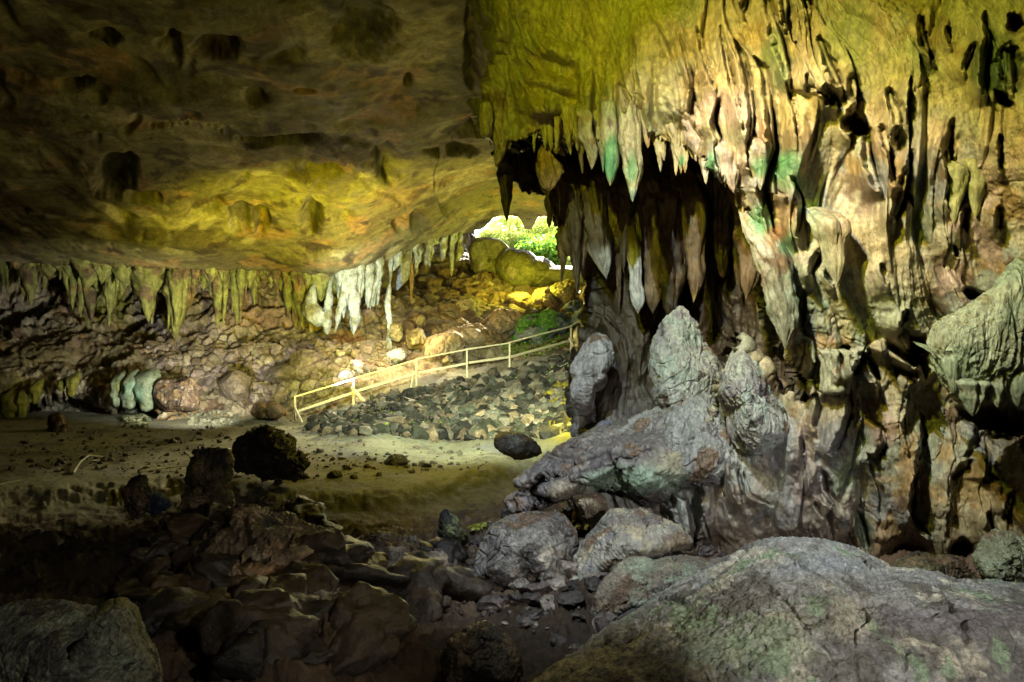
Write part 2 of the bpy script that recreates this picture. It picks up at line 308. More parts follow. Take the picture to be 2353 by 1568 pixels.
def right_wall():
    vs = np.arange(-460, 1400, 2.3); us = np.arange(0, 1, 0.00155)
    lv = np.interp(vs, [a for a, b in LEFT], [b for a, b in LEFT])
    lv = lv+6*perlin(np.c_[vs*.05, vs*0, vs*0])
    nb = 26
    U = np.zeros((len(vs), nb+len(us))); Dx = np.zeros_like(U)
    U[:, nb:] = lv[:, None]+(2720-lv[:, None])*us[None]
    back = (np.arange(nb)[::-1]+1)/nb
    U[:, :nb] = lv[:, None]+back[None]**1.0*60; Dx[:, :nb] = back[None]*3.2
    V = np.repeat(vs[:, None], U.shape[1], 1)
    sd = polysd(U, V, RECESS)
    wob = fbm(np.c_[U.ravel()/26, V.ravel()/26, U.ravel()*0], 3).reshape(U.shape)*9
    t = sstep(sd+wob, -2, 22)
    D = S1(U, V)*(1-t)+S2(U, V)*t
    # rounded left flank
    e = np.clip((U-lv[:, None])/70, 0, 1); e[:, :nb] = 0
    D = D+0.9*(1-np.sqrt(1-(1-e)**2))+Dx
    Dn = D.copy()
    for pl, w, h in RIBS:
        d, tt = segdist(U, V, pl); e1 = sstep(tt, 0, .55)*(.25+.75*sstep(1-tt, 0, .3)); D = D-.75*h*e1*np.clip(1-(d/w/1.4)**2, 0, 1)**1.2*(1-t)
    for pl, w, h in SLITS:
        d, tt = segdist(U, V, pl); q = w*(1+0.35*wob/9)*(.3+.8*np.sqrt(np.clip(np.minimum(tt*1.6, 1.2-tt*1.1), 0, 1))); ver = abs(pl[-1][1]-pl[0][1]) > 30
        fold = segleft(U, V, pl) if ver else 0
        D = D-.55*h*fold+((.10+.30*h) if ver else (.2+.5*h))*sstep(1.5-d/q, 0, 1.1)*np.clip(np.minimum(tt, 1-tt)*8+.35, 0, 1)
    p = P(U, V, Dn).reshape(-1, 3); pf = P(U, V, D).reshape(-1, 3); fa = gridfaces(*U.shape)
    tv = t.ravel(); u1, v1 = U.ravel(), V.ravel()
    low = sstep(v1, 850, 1050)
    n = vnorm(p, fa); n[n[:, 1] > 0] *= -1; n[:, 1] -= .6; n /= np.linalg.norm(n, axis=1)[:, None]
    wp = p+0.2*np.c_[fbm(p*.8, 2), fbm(p*.8+40, 2), fbm(p*.8+80, 2)]
    st = np.c_[p[:, 0]+.16*p[:, 2]+.12*np.sin(p[:, 2]*1.7), p[:, 1]*.4, p[:, 2]]
    up0 = sstep(150-v1, -60, 120)*sstep(1520-u1, -50, 150)
    wv = np.c_[.3*perlin(p*np.array([1.2, 1.2, .5])+50), p[:, 1]*0, p[:, 2]*0]
    sw = st+wv
    def cleft(q, w): return sstep(w-np.abs(perlin(q)), 0, w)
    dis = (1-up0*.6)*(.20*perlin(sw*np.array([1.9, .8, .13])+3)+.10*perlin(sw*np.array([4.4, 1, .28])+18)+.05*ridged(sw*np.array([8, 2, .8])+28, 3))
    dis += .07*fbm(p*1.1+9, 3)+low*(.10*fbm(p*np.array([1.8, 1.8, 1.2])+29, 3)+.08*ridged(wp*np.array([2.4, 2.4, 1.1])+39, 4))
    dis -= (1-up0*.7)*(.17*cleft(sw*np.array([1.5, .8, .15])+200, .05)*sstep(perlin(p*.9+120), -.3, .1)+.07*cleft(sw*np.array([3.6, .8, .4])+230, .06)*sstep(perlin(p*.9+150), -.1, .3))
    # overlapping draperies: each fold swells slowly and ends in a sharp hem
    for kf_, am, sd_ in ((2.3, .15, 0), (4.3, .075, 31)):
        ph = sw[:, 0]*kf_+.75*perlin(p*np.array([.9, .9, .28])+260+sd_)+.25*perlin(p*np.array([2.5, 2.5, 1.1])+270+sd_)
        fr_ = ph-np.floor(ph); cell = np.floor(ph)
        msk = sstep(perlin(np.c_[cell*3.7, p[:, 2]*.55, p[:, 1]*0+sd_])+perlin(p*.6+280+sd_)*.4, -.15, .25)
        dis += am*np.minimum(fr_**1.4, sstep(1-fr_, 0, .13))*msk*(1-.25*low)*(1-.6*tv)
    dis += (1-.7*low)*.035*ridged(wp*np.array([2.2, 2.2, 5.])+300, 3)*sstep(perlin(p*.7+160), 0, .4)
    m8 = sstep(perlin(p*.8+90), -.2, .3)
    dis += (1-.5*tv)*(.012+.020*m8)*fbm(p*np.array([7, 7, 4]), 4, .6)
    dis -= (1-up0*.6)*.028*sstep(.10-np.abs(perlin(wp*np.array([5, 5, 2.6])+60)), 0, .10)*m8
    dis += .008*fbm(p*19, 2)+tv*recess_column(p)
    q = pf+n*dis[:, None]
    c = stone(p, CREAM, [(GREY, .35, .9), (OCHRE, .34, 1.3), (BROWN, .24, 2.2), ((.40, .42, .34), .3, 1.7), (PINK, .22, 1.1)], seed=1)
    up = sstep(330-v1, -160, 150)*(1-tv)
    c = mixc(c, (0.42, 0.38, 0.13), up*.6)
    c = mixc(c, (0.05, 0.033, 0.017), tv*.95)  # recess wall coloured dark, standing in for the curtain's shadow
    c = mixc(c, (0.32, 0.31, 0.32), low*.55*(1-sstep(u1, 1850, 2100))); c = mixc(c, BROWN, sstep(v1, 1170, 1260)*.7)
    c = mixc(c, (0.17, 0.15, 0.06), sstep(u1, 2050, 2350)*low*.5)
    c = stain_shade(c, q, u1, v1, STAINS)
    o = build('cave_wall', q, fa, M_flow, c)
    return tag(o, kind='structure', label='fluted flowstone cave wall rising along the right', cat='cave wall')
right_wall()

print('T', round(time.time()-T0,1))
# ---------------------------------------------------------------- cave ceiling at the left and centre
CE = TPS([(-600, -300, 12), (0, -400, 11.5), (1100, -400, 11.5), (0, 0, 16), (600, 0, 16), (1100, 0, 17), (1500, 0, 18), (0, 300, 22), (600, 300, 22), (1100, 300, 26), (0, 500, 30), (600, 500, 31), (1000, 500, 38), (-400, 600, 33),
          (0, 600, 34), (400, 612, 34), (800, 615, 36), (950, 565, 40), (1100, 518, 48), (1200, 512, 50), (1380, 520, 50), (1500, 400, 40)])
LIP = [(-700, 600), (0, 602), (200, 612), (400, 618), (640, 622), (760, 632), (830, 612), (880, 600), (940, 572), (1010, 546), (1075, 534), (1112, 522), (1130, 502), (1170, 494), (1192, 500), (1206, 524), (1222, 524), (1236, 498), (1262, 496), (1274, 514), (1286, 494), (1300, 490), (1500, 480)]
def ceiling():
    u = np.arange(-700, 1500, 2.6); s = np.arange(-420, 1, 3.0)  # s: rows, fraction of the lip
    lip = np.interp(u, [a for a, b in LIP], [b for a, b in LIP])+5*fbm(np.c_[u*.03, u*0, u*0], 4)
    rows = 300; t = np.linspace(0, 1, rows)**.9
    V = -430+(lip[None]+430)*t[:, None]; U = np.repeat(u[None], rows, 0); D = CE(U, V)
    # behind the lip the rock turns up and back
    nb = 16; k = (np.arange(nb)+1)[:, None]/nb
    V = np.r_[V, np.repeat(lip[None], nb, 0)-0*k-18*k]; U = np.r_[U, np.repeat(u[None], nb, 0)]; D = np.r_[D, D[-1][None]*(1+.10*k)]
    p = P(U, V, D).reshape(-1, 3); fa = gridfaces(*U.shape); n = vnorm(p, fa); n[n[:, 1] > 0] *= -1
    uu, vv = U.ravel(), V.ravel()
    wp = p+1.2*np.c_[fbm(p*.3, 2), fbm(p*.3+40, 2), fbm(p*.3+80, 2)]
    dis = 0.34*fbm(p*.25, 2)+0.05*fbm(wp*np.array([.8, .45, .8]), 3)
    # solution pockets (bell holes) pressed up into the roof
    P0 = perlin(wp*np.array([.75, .38, .3])+7); dis -= 0.30*sstep(P0, .3, .9)
    P1 = perlin(wp*np.array([1.6, .8, .5])+27); dis -= 0.14*sstep(P1, .35, .85)
    def pocket(cx, cy, rx, ry, dep):
        w = fbm(np.c_[uu/40, vv/40, uu*0], 3)*.3
        return -dep*.55*sstep(1.3-np.hypot((uu-cx)/rx, (vv-cy)/ry)+w, 0, 1.0)
    for a in [(262, 405, 48, 48, 1.0), (715, 500, 26, 36, 1.3), (790, 500, 38, 22, .9), (890, 370, 34, 40, 1.2), (500, 95, 55, 30, .7), (240, 70, 40, 20, .6), (385, 85, 26, 20, .6), (560, 500, 30, 26, 1), (470, 480, 50, 22, .8), (600, 505, 20, 28, 1), (330, 455, 40, 14, .8),
              (840, 60, 70, 70, .8), (965, 510, 18, 26, .9), (920, 520, 14, 18, .9), (730, 395, 60, 14, .8), (640, 330, 90, 10, .6), (1030, 345, 60, 9, .8), (700, 210, 24, 10, .6), (400, 100, 20, 60, .5), (170, 190, 40, 12, .7), (1090, 90, 22, 110, 1.0), (590, 235, 30, 18, .5), (940, 195, 10, 18, .8)]:
        dis += pocket(*a)
    # a long step across the roof
    stp, tt = segdist(uu, vv, [(350, 290), (420, 285), (500, 300), (560, 340), (640, 330), (740, 325), (800, 380), (860, 430), (930, 470)])
    dis -= 0.09*sstep(1.2-stp/8-.8*perlin(np.c_[uu/11, vv/6, uu*0]), 0, .7)
    dis += 0.025*ridged(p*np.array([1.2, .6, 1.2]), 4)+0.012*fbm(p*4, 3)
    edge = np.clip((vv-np.interp(uu, u, lip)+60)/60, 0, 1); dis *= (1-.7*edge)
    q = p+n*dis[:, None]
    c = stone(q, (0.28, 0.25, 0.11), [((.19, .16, .075), .4, .35), (OCHRE, .22, .5), ((.10, .075, .045), .26, .8), ((.5, .45, .26), .25, .3)], vs=1, seed=3)
    c = stain_shade(c, q, uu, vv, [(262, 405, 44, 42, (0.05, .045, .03), .8), (830, 50, 90, 100, (.06, .06, .03), .75), (715, 500, 26, 34, DARK, .8), (890, 375, 30, 44, DARK, .8), (1060, 150, 40, 90, DARK, .6), (560, 500, 30, 24, DARK, .7), (840, 360, 110, 26, (.12, .09, .05), .7), (600, 320, 110, 14, (.1, .07, .04), .8), (740, 330, 90, 12, DARK, .8), (960, 515, 20, 24, DARK, .7), (480, 470, 60, 18, (.15, .1, .05), .7), (500, 100, 60, 30, (.14, .09, .06), .7), (330, 450, 40, 16, (.12, .09, .04), .7), (900, 450, 60, 30, OCHRE, .6), (620, 90, 90, 60, (.09, .07, .04), .7)])  # dark patches paint shade into the pockets, step line and edge gap
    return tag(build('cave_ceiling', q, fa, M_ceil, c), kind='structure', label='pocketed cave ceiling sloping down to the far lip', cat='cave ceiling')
ceiling()

print('T', round(time.time()-T0,1))
# ---------------------------------------------------------------- back wall under the lip, and the slope up to the cave mouth
BK = TPS([(-500, 560, 38), (0, 560, 40), (400, 560, 41), (800, 560, 43), (0, 700, 38), (400, 700, 39.5), (800, 700, 41), (0, 765, 37), (300, 765, 38), (700, 760, 38.5), (0, 800, 34.5), (300, 800, 36), (150, 880, 33), (360, 870, 33.5), (500, 850, 35), (700, 830, 35.5), (850, 800, 36),
          (0, 890, 32), (500, 940, 32.5), (900, 640, 47), (1080, 560, 53), (1080, 640, 49), (1150, 620, 52), (1350, 640, 52), (1500, 640, 52), (1000, 740, 41), (1200, 740, 43), (1380, 700, 46), (900, 800, 36.5), (1050, 800, 36.5), (1200, 800, 36.5), (1400, 780, 38),
          (800, 880, 32.5), (1000, 870, 32), (1200, 850, 32.5), (1400, 840, 33), (650, 960, 31), (100, 1010, 32)])
UND = [(-60, 960), (20, 975), (60, 930), (130, 905), (170, 890), (230, 905), (265, 935), (290, 915), (360, 895), (370, 970), (330, 1010), (0, 1010)]
def back_wall():
    u = np.arange(-560, 1620, 2.4); V0 = np.interp(u, [-600, 900, 1080, 1125, 1180, 1240, 1350, 1700], [540, 540, 545, 590, 625, 640, 650, 660])
    rows = 230; t = np.linspace(0, 1, rows); V = V0[None]+(1010-V0[None])*t[:, None]; U = np.repeat(u[None], rows, 0)
    D = BK(U, V)
    t2 = sstep(polysd(U, V, UND)+4*fbm(np.c_[U.ravel()/14, V.ravel()/14, U.ravel()*0], 3).reshape(U.shape), -2, 10)
    D = D+2.2*t2
    p = P(U, V, D).reshape(-1, 3); fa = gridfaces(*U.shape); n = vnorm(p, fa); n[n[:, 1] > 0] *= -1
    uu, vv = U.ravel(), V.ravel()
    wall = sstep(775-vv, -25, 25)*sstep(900-uu, -40, 40); hang = np.maximum(wall, sstep(910-vv, -20, 60)*sstep(370-uu, 0, 60)*.5)
    wp = p+.5*np.c_[fbm(p*.6, 2), fbm(p*.6+40, 2), fbm(p*.6+80, 2)]
    dis = .35*fbm(p*.35, 3)+hang*.75*ridged(wp*np.array([1.1, 1.1, .16]), 4)+(1-hang)*(.28*ridged(wp*np.array([.9, .9, 1.3]), 5, .6)+.10*ridged(p*3.2, 3))+.06*fbm(p*4, 3)
    q = p+n*dis[:, None]
    c = stone(q, (0.42, 0.36, 0.24), [(OCHRE, .35, .3), (BROWN, .22, .6), (PINK, .26, .35), ((.2, .17, .1), .25, 1.2), (CREAM, .3, .8)], vs=.8, seed=5)
    c = stain_shade(c, q, uu, vv, [(430, 790, 90, 40, (.48, .40, .44), .9), (350, 740, 50, 40, (.45, .42, .47), .7), (400, 860, 60, 30, (.45, .5, .36), .8), (240, 700, 70, 60, (.32, .36, .08), .8), (60, 720, 70, 50, (.42, .38, .33), .7), (500, 640, 140, 26, (.22, .2, .08), .6), (850, 800, 70, 30, CREAM, .8),
              (800, 785, 45, 22, RUST, .8), (560, 740, 90, 26, (.36, .22, .13), .6), (320, 930, 40, 30, (.25, .45, .33), .8), (150, 830, 170, 40, (.22, .18, .06), .7), (150, 940, 100, 30, (.16, .18, .17), .7), (1020, 680, 90, 60, (.24, .15, .06), .6), (1240, 720, 120, 40, (.26, .17, .07), .5), (30, 930, 60, 60, (.4, .38, .04), .7)])
    return tag(build('rock_slope', q, fa, M_far, c), kind='structure', label='far cave slope of broken rock rising to the mouth', cat='rock slope')
SLOPE = back_wall()

print('T', round(time.time()-T0,1))
# ---------------------------------------------------------------- ground
GR = TPS([(-900, 930, 36), (0, 930, 37.5), (500, 930, 37.5), (0, 1000, 25.4), (600, 1000, 25.4), (1200, 1010, 24.8), (0, 1100, 17.4), (600, 1100, 17.4), (1100, 1100, 17.6), (0, 1250, 12.0), (600, 1250, 12.0), (1100, 1250, 12.2), (700, 1400, 9.2), (0, 1568, 7.4), (600, 1568, 7.3), (1200, 1568, 7.2),
          (2353, 1568, 6.6), (1800, 1300, 10.9), (2353, 1300, 10.7), (2353, 1100, 16), (1400, 1100, 17), (0, 2400, 3.6), (1200, 2400, 3.5), (2353, 2400, 3.4), (3000, 1500, 7), (-600, 1500, 8), (680, 972, 28.6), (812, 932, 29.6), (957, 888, 30.3), (1073, 870, 30.6), (1171, 845, 31.5), (1312, 807, 35), (1500, 800, 38),
          (900, 940, 27.6), (1050, 900, 28.4), (1200, 880, 28.6), (1330, 850, 30), (1100, 960, 26.3), (1300, 940, 26.6), (1050, 1010, 24.9), (600, 955, 31), (1450, 1000, 25)])
def ground():
    u = np.arange(-700, 3100, 3.4); v0 = np.interp(u, [-700, 560, 640, 700, 812, 957, 1073, 1171, 1312, 1500, 3100], [925, 925, 935, 930, 905, 868, 852, 832, 795, 780, 780])
    r = np.r_[np.linspace(0, 1, 300)]; V = v0[None]+(1700-v0[None])*r[:, None]
    ex = np.linspace(0, 1, 40)[1:]**1.5; V = np.r_[V, 1700+ex[:, None]*1500+0*u[None]]
    U = np.repeat(u[None], len(V), 0); D = GR(U, V)
    # the sandy floor ends in a low eroded step
    wob = 10*fbm(np.c_[u*.012, u*0, u*0], 4)
    stepv = np.interp(u, [-700, 0, 250, 430, 600, 740, 900, 1040, 1120, 1250], [1128, 1122, 1108, 1095, 1112, 1128, 1122, 1096, 1070, 1030])+wob
    p = P(U, V, D).reshape(-1, 3); uu, vv = U.ravel(), V.ravel()
    st = np.repeat(stepv[None], len(V), 0).ravel()
    low = sstep(vv-st+9*fbm(p*3., 3), 0, 26)
    rough = sstep(vv-st, 10, 120); rub = np.clip(sstep(uu, 780, 900)*sstep(1005-vv, -6, 30), 0, 1)
    z = -.22*low+.035*fbm(p*.8, 4)+rough*(.22*fbm(p*.7, 3)+.34*ridged((p+.3*np.c_[perlin(p*.9), perlin(p*.9+9), p[:, 2]*0])*np.array([.8, 1.2, 1]), 5, .58)*(1-sstep(np.hypot((uu-920)/230, (vv-1195)/70), 1.2, .8)*0))+rub*.10*ridged(p*2.5, 3)+.012*fbm(p*5, 3)
    z = z+rough*(.06*ridged(p*5.5, 3)+.02*fbm(p*15, 3))+low*.03*ridged(p*4, 3)
    z = z-.12*sstep(vv-st, 20, 60)*(1-sstep(vv-st, 100, 160))
    p[:, 2] += z
    c = stone(p, (0.34, 0.34, 0.24), [((.40, .39, .28), .4, .3), ((.2, .18, .14), .26, .7), ((.30, .30, .30), .25, .5)], vs=1, seed=8)
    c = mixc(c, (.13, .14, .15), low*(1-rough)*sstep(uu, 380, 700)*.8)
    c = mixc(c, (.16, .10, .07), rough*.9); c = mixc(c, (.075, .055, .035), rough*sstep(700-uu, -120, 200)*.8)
    c = stain_shade(c, p, uu, vv, [(920, 1190, 150, 55, (.24, .17, .13), .8), (1330, 1020, 60, 40, (.4, .36, .08), .8), (150, 1140, 200, 16, (.2, .2, .17), .6), (1760, 1290, 260, 34, (.17, .11, .09), .9), (1300, 1440, 330, 110, (.035, .025, .015), .95), (250, 1290, 360, 110, (.03, .024, .015), .9), (1150, 1540, 500, 90, (.035, .025, .018), .9), (860, 1270, 80, 24, (.42, .34, .3), .5), (1000, 1275, 30, 12, CREAM, .7), (960, 1060, 90, 22, (.36, .34, .26), .6)])  # darkest patches put the gully's shadow into the ground colour
    fa = gridfaces(*U.shape)
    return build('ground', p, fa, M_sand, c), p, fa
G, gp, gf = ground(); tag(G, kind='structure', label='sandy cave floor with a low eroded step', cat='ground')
def mkbvh(p, f): return BVHTree.FromPolygons([tuple(x) for x in p], [tuple(int(i) for i in x) for x in f])
BV = mkbvh(gp, gf)
me = SLOPE.data; sp = np.zeros(len(me.vertices)*3); me.vertices.foreach_get('co', sp); sp = sp.reshape(-1, 3)+np.array(SLOPE.location)
sf = np.zeros(len(me.polygons)*4, np.int32); me.polygons.foreach_get('vertices', sf); BS = mkbvh(sp, sf.reshape(-1, 4))
def hit(u, v):
    d = Vector(((u-CU)/F, 1, (CV-v)/F)).normalized(); o = Vector((0, 0, EYE)); best = None
    for b in (BV, BS):
        h = b.ray_cast(o, d, 300)
        if h[0] is not None and (best is None or h[3] < best[3]): best = h
    return best

print('T', round(time.time()-T0,1))
# ---------------------------------------------------------------- the shell of the cave, closed round everything but the mouth
def shell():
    X0, X1, Y0, Y1, Z0, Z1 = -50, 34, -8, 55, -8, 18
    hx0, hx1, hz0, hz1 = -2.6, 8.5, 4.5, 13.5
    quads = [((X0, Y0, Z0), (X0, Y1, Z0), (X0, Y1, Z1), (X0, Y0, Z1)), ((X1, Y0, Z0), (X1, Y1, Z0), (X1, Y1, Z1), (X1, Y0, Z1)), ((X0, Y0, Z0), (X1, Y0, Z0), (X1, Y0, Z1), (X0, Y0, Z1)),
             ((X0, Y0, Z1), (X1, Y0, Z1), (X1, Y1, Z1), (X0, Y1, Z1)), ((X0, Y0, Z0), (X1, Y0, Z0), (X1, Y1, Z0), (X0, Y1, Z0)),
             ((X0, Y1, Z0), (hx0, Y1, Z0), (hx0, Y1, Z1), (X0, Y1, Z1)), ((hx1, Y1, Z0), (X1, Y1, Z0), (X1, Y1, Z1), (hx1, Y1, Z1)), ((hx0, Y1, Z0), (hx1, Y1, Z0), (hx1, Y1, hz0), (hx0, Y1, hz0)), ((hx0, Y1, hz1), (hx1, Y1, hz1), (hx1, Y1, Z1), (hx0, Y1, Z1))]
    co = []; fa = []; n = 24
    for q in quads:
        q = np.array(q, float); s, t = np.meshgrid(np.linspace(0, 1, n), np.linspace(0, 1, n), indexing='ij')
        pts = (q[0]*((1-s)*(1-t))[..., None]+q[1]*(s*(1-t))[..., None]+q[2]*(s*t)[..., None]+q[3]*((1-s)*t)[..., None]).reshape(-1, 3)
        fa.append(gridfaces(n, n)+sum(len(c) for c in co)); co.append(pts)
    co = np.concatenate(co); fa = np.concatenate(fa)
    inner = (np.abs(co[:, 1]-Y1) > .1)
    d = np.c_[fbm(co*.2, 3), fbm(co*.2+9, 3), fbm(co*.2+20, 3)]; co = co+d*np.where(inner, .8, 0)[:, None]
    tag(build('cave_rock', co, fa, M_ceil, stone(co, (.2, .17, .1), [(BROWN, .3, .3)])), kind='structure', label='rock enclosing the cave chamber', cat='cave rock')
shell()

print('T', round(time.time()-T0,1))
# ---------------------------------------------------------------- rocks
def colset(base, layers, stains=(), seed=0, s=2.):
    def f(p):
        u, v = proj(p); c = stone(p, base, layers, s=s, seed=seed, vs=1)
        return stain_shade(c, p, u, v, stains) if stains else c
    return f
def rock(name, label, cat, outline, D, T, level=6, seed=0, amp=.10, fr=1.3, col=None, tilt=0., planes=5, mat=None, centre=None, cracks=(), group=None, fine=.02, strip=None, rel=0.):
    o = np.array(outline, float); c = o.mean(0) if centre is None else np.array(centre, float)
    r = o-c; th = np.arctan2(-r[:, 1], r[:, 0]); rad = np.hypot(r[:, 0], r[:, 1]); k = np.argsort(th); th, rad = th[k], rad[k]
    d, fa = ico(level); a = np.arctan2(d[:, 2], d[:, 0])
    R = np.interp(a, np.r_[th-2*np.pi, th, th+2*np.pi], np.r_[rad, rad, rad])
    dd = d.copy(); rs = np.random.RandomState(seed+50)
    for j in range(planes*3):
        nn = rs.normal(size=3)*np.array([1, .9, 1]); nn[1] = -abs(nn[1])-.25; nn /= np.linalg.norm(nn); h = rs.uniform(.5, .84)
        q = dd@nn; m = q > h; dd[m] -= ((q[m]-h)*.93)[:, None]*nn
    rho = np.hypot(dd[:, 0], dd[:, 2]); uu = c[0]+R*rho*np.cos(a); vv = c[1]-R*rho*np.sin(a)
    Dd = D+T*dd[:, 1]+tilt*(c[1]-vv)/F*D
    p = P(uu, vv, Dd)
    for pl, w, h in cracks:
        dist, tt = segdist(uu, vv, pl); front = (dd[:, 1] < .2)
        p = P(uu, vv, Dd+h*sstep(1.2-dist/(w*(1+.5*perlin(np.c_[uu/15, vv/15, uu*0]))), 0, .6)*front); Dd = p[:, 1]
    n = vnorm(p, fa); s = max(np.ptp(o[:, 0]), np.ptp(o[:, 1]))/F*D/2
    if np.sum(n*(p-p.mean(0))) < 0: n = -n
    w = p/s; sd = seed*13.7
    wp = w+.25*np.c_[perlin(w*1.2+sd), perlin(w*1.2+sd+40), perlin(w*1.2+sd+80)]
    dis = amp*(.45*fbm(wp*fr+sd, 3)+.6*ridged(wp*fr*1.6+sd, 3, .55))+amp*.42*ridged(wp*fr*5+sd, 5, .62)-amp*.9*sstep(.10-np.abs(perlin(wp*fr*1.3+sd+5)), 0, .10)*sstep(perlin(w*1.1+sd+60), -.1, .2)
    if D < 14: dis -= amp*1.2*sstep(.05-np.abs(perlin(wp*fr*2.1+sd+15)), 0, .05)*sstep(perlin(w*1.4+sd+90), -.15, .2)
    dis += fine*.6*ridged(w*fr*11+sd, 3)
    if strip: dis += strip*ridged(p*np.array([9, 9, 1.6]), 3)
    if rel: dis += rel*ridged(p*11, 3)+rel*.5*ridged(p*26, 2)
    q = p+n*(dis*(s if not rel else 1*s))[:, None]
    ob = build(name, q, fa, mat or M_rock, (col or colset(GREY, [(BROWN, .3, 1)]))(q))
    return tag(ob, label, cat, group)

brown_c = colset((.24, .17, .11), [(OCHRE, .3, 1.2), (DARK, .25, 1.5), (CREAM, .18, 2)], seed=2)
olive_c = colset((.33, .32, .12), [((.22, .2, .07), .35, .3), (CREAM, .12, .6)], seed=3, s=1)
tan_c = colset((.42, .32, .18), [(BROWN, .3, .8), (CREAM, .3, .8), (OCHRE, .25, .5)], seed=4, s=1)
gold_c = colset((.5, .42, .2), [((.3, .24, .1), .3, .9), (CREAM, .3, .8)], seed=5, s=1)
grey_c = colset((.30, .29, .29), [((.17, .15, .15), .3, 1.), ((.45, .43, .38), .25, 1.4), (BROWN, .2, .8)], seed=6)
purp_c = colset((.22, .20, .185), [((.33, .31, .28), .35, .7), (BROWN, .32, .8), (DARK, .2, 1.4), ((.5, .45, .36), .14, .9)], seed=7)

# boulders in the cave mouth and down the slope
rock('boulder', 'huge smooth olive boulder filling the cave mouth right of the upright slab', 'boulder', [c5(1640, 330), c5(1700, 340), c5(1820, 390), c5(1950, 450), c5(2175, 470), c5(2200, 560), c5(1950, 560), c5(1800, 590), c5(1700, 630), c5(1600, 620), c5(1560, 560), c5(1545, 480), c5(1555, 400)], 49, 1.8, 7, 1, .018, 1, olive_c, -.05, 0, M_far)
rock('boulder', 'upright olive slab at the left edge of the cave mouth', 'boulder', [c5(1400, 270), c5(1480, 255), c5(1545, 265), c5(1640, 330), c5(1560, 400), c5(1550, 590), c5(1500, 590), c5(1400, 520), c5(1385, 420)], 49.5, 1.4, 7, 2, .03, 1.2, olive_c, 0, 1, M_far)
rock('boulder', 'pale pointed sunlit boulder standing on the slope above the rail', 'boulder', [c5(1330, 672), c5(1400, 685), c5(1440, 730), c5(1462, 770), c5(1440, 840), c5(1385, 895), c5(1330, 880), c5(1290, 800), c5(1262, 720)], 40.5, .9, 6, 3, .10, 1.6, gold_c, .2, 7, M_far)
rock('boulder', 'wide tan boulder just below and right of the pointed pale one', 'boulder', [c5(1500, 800), c5(1650, 765), c5(1740, 790), c5(1755, 850), c5(1650, 930), c5(1500, 1000), c5(1380, 990), c5(1365, 920), c5(1420, 850)], 37.5, 1.6, 6, 4, .13, 1.5, tan_c, .4, 6, M_far)
moss_c = colset((.26, .30, .26), [((.10, .34, .03), .42, .9), ((.40, .45, .42), .3, 1.), (DARK, .2, 1.4)], seed=9, s=1)
MOSSY = rock('boulder', 'long mossy green boulder leaning behind the upper handrail', 'boulder', [c5(1570, 985), c5(1620, 930), c5(1720, 860), c5(1850, 780), c5(1980, 745), c5(2040, 780), c5(2035, 860), c5(1980, 905), c5(1900, 960), c5(1700, 985)], 37, 1.5, 6, 5, .11, 1.6, moss_c, .5, 6, M_far)
rock('boulder', 'small mossy rock at the top end of the handrail by the pillar', 'boulder', [c5(2020, 850), c5(2050, 790), c5(2100, 750), c5(2190, 738), c5(2240, 765), c5(2150, 825), c5(2060, 860)], 37.3, .8, 5, 6, .11, 1.6, moss_c, .5, 5, M_far)
rock('boulder', 'blue-grey mossy stone resting above the long mossy boulder', 'boulder', [c5(2010, 700), c5(2060, 685), c5(2130, 710), c5(2140, 745), c5(2060, 755), c5(2005, 735)], 39, .6, 5, 7, .11, 1.6, moss_c, .4, 5, M_far)
rock('boulder', 'knobbly golden boulder under the right foot of the huge olive boulder', 'boulder', [c5(1925, 590), c5(1990, 545), c5(2060, 550), c5(2115, 590), c5(2115, 650), c5(2070, 705), c5(1980, 690), c5(1940, 640)], 43, 1.0, 6, 8, .16, 1.8, gold_c, .3, 5, M_far)
rock('boulder', 'rounded brown boulder beneath the middle of the huge olive boulder', 'boulder', [c5(1785, 640), c5(1850, 598), c5(1910, 592), c5(2000, 640), c5(1990, 700), c5(1850, 712), c5(1800, 690)], 43.5, 1.1, 6, 9, .11, 1.4, tan_c, .3, 6, M_far)
rock('boulder', 'brown angular boulder between the upright slab and the pointed pale boulder', 'boulder', [c5(1600, 690), c5(1640, 635), c5(1720, 615), c5(1780, 640), c5(1810, 720), c5(1740, 745), c5(1640, 730)], 43.5, 1.1, 6, 10, .12, 1.5, tan_c, .3, 6, M_far)
rock('boulder', 'small tan stone squeezed between the golden boulder and the dark pillar', 'boulder', [c5(2120, 600), c5(2200, 590), c5(2220, 680), c5(2150, 700), c5(2115, 660)], 42, .7, 5, 11, .11, 1.5, tan_c, .3, 5, M_far)
rock('boulder', 'slanted golden block left of the upper slope, nearest the thin column', 'boulder', [c5(1000, 880), c5(1060, 875), c5(1080, 920), c5(1020, 1000), c5(955, 1025), c5(945, 960)], 35.5, .8, 5, 12, .12, 1.5, gold_c, .3, 6, M_far)
rock('boulder', 'stubby cream rock beside the top of the thin column', 'boulder', [c5(850, 830), c5(900, 825), c5(910, 890), c5(880, 960), c5(840, 950), c5(835, 880)], 35.8, .5, 5, 13, .14, 1.7, gold_c, .2, 5, M_far)
rock('boulder', 'small orange-cream knob above the slanted golden block', 'boulder', [c5(1005, 800), c5(1060, 788), c5(1080, 830), c5(1060, 870), c5(1010, 865)], 38.5, .6, 5, 14, .16, 1.8, gold_c, .2, 5, M_far)
rock('boulder', 'broad pale boulder behind the middle of the handrail', 'boulder', [c5(1080, 950), c5(1130, 890), c5(1230, 880), c5(1310, 920), c5(1335, 1010), c5(1320, 1100), c5(1200, 1130), c5(1100, 1110), c5(1070, 1030)], 33.6, 1.1, 6, 15, .13, 1.6, tan_c, .3, 6, M_far)
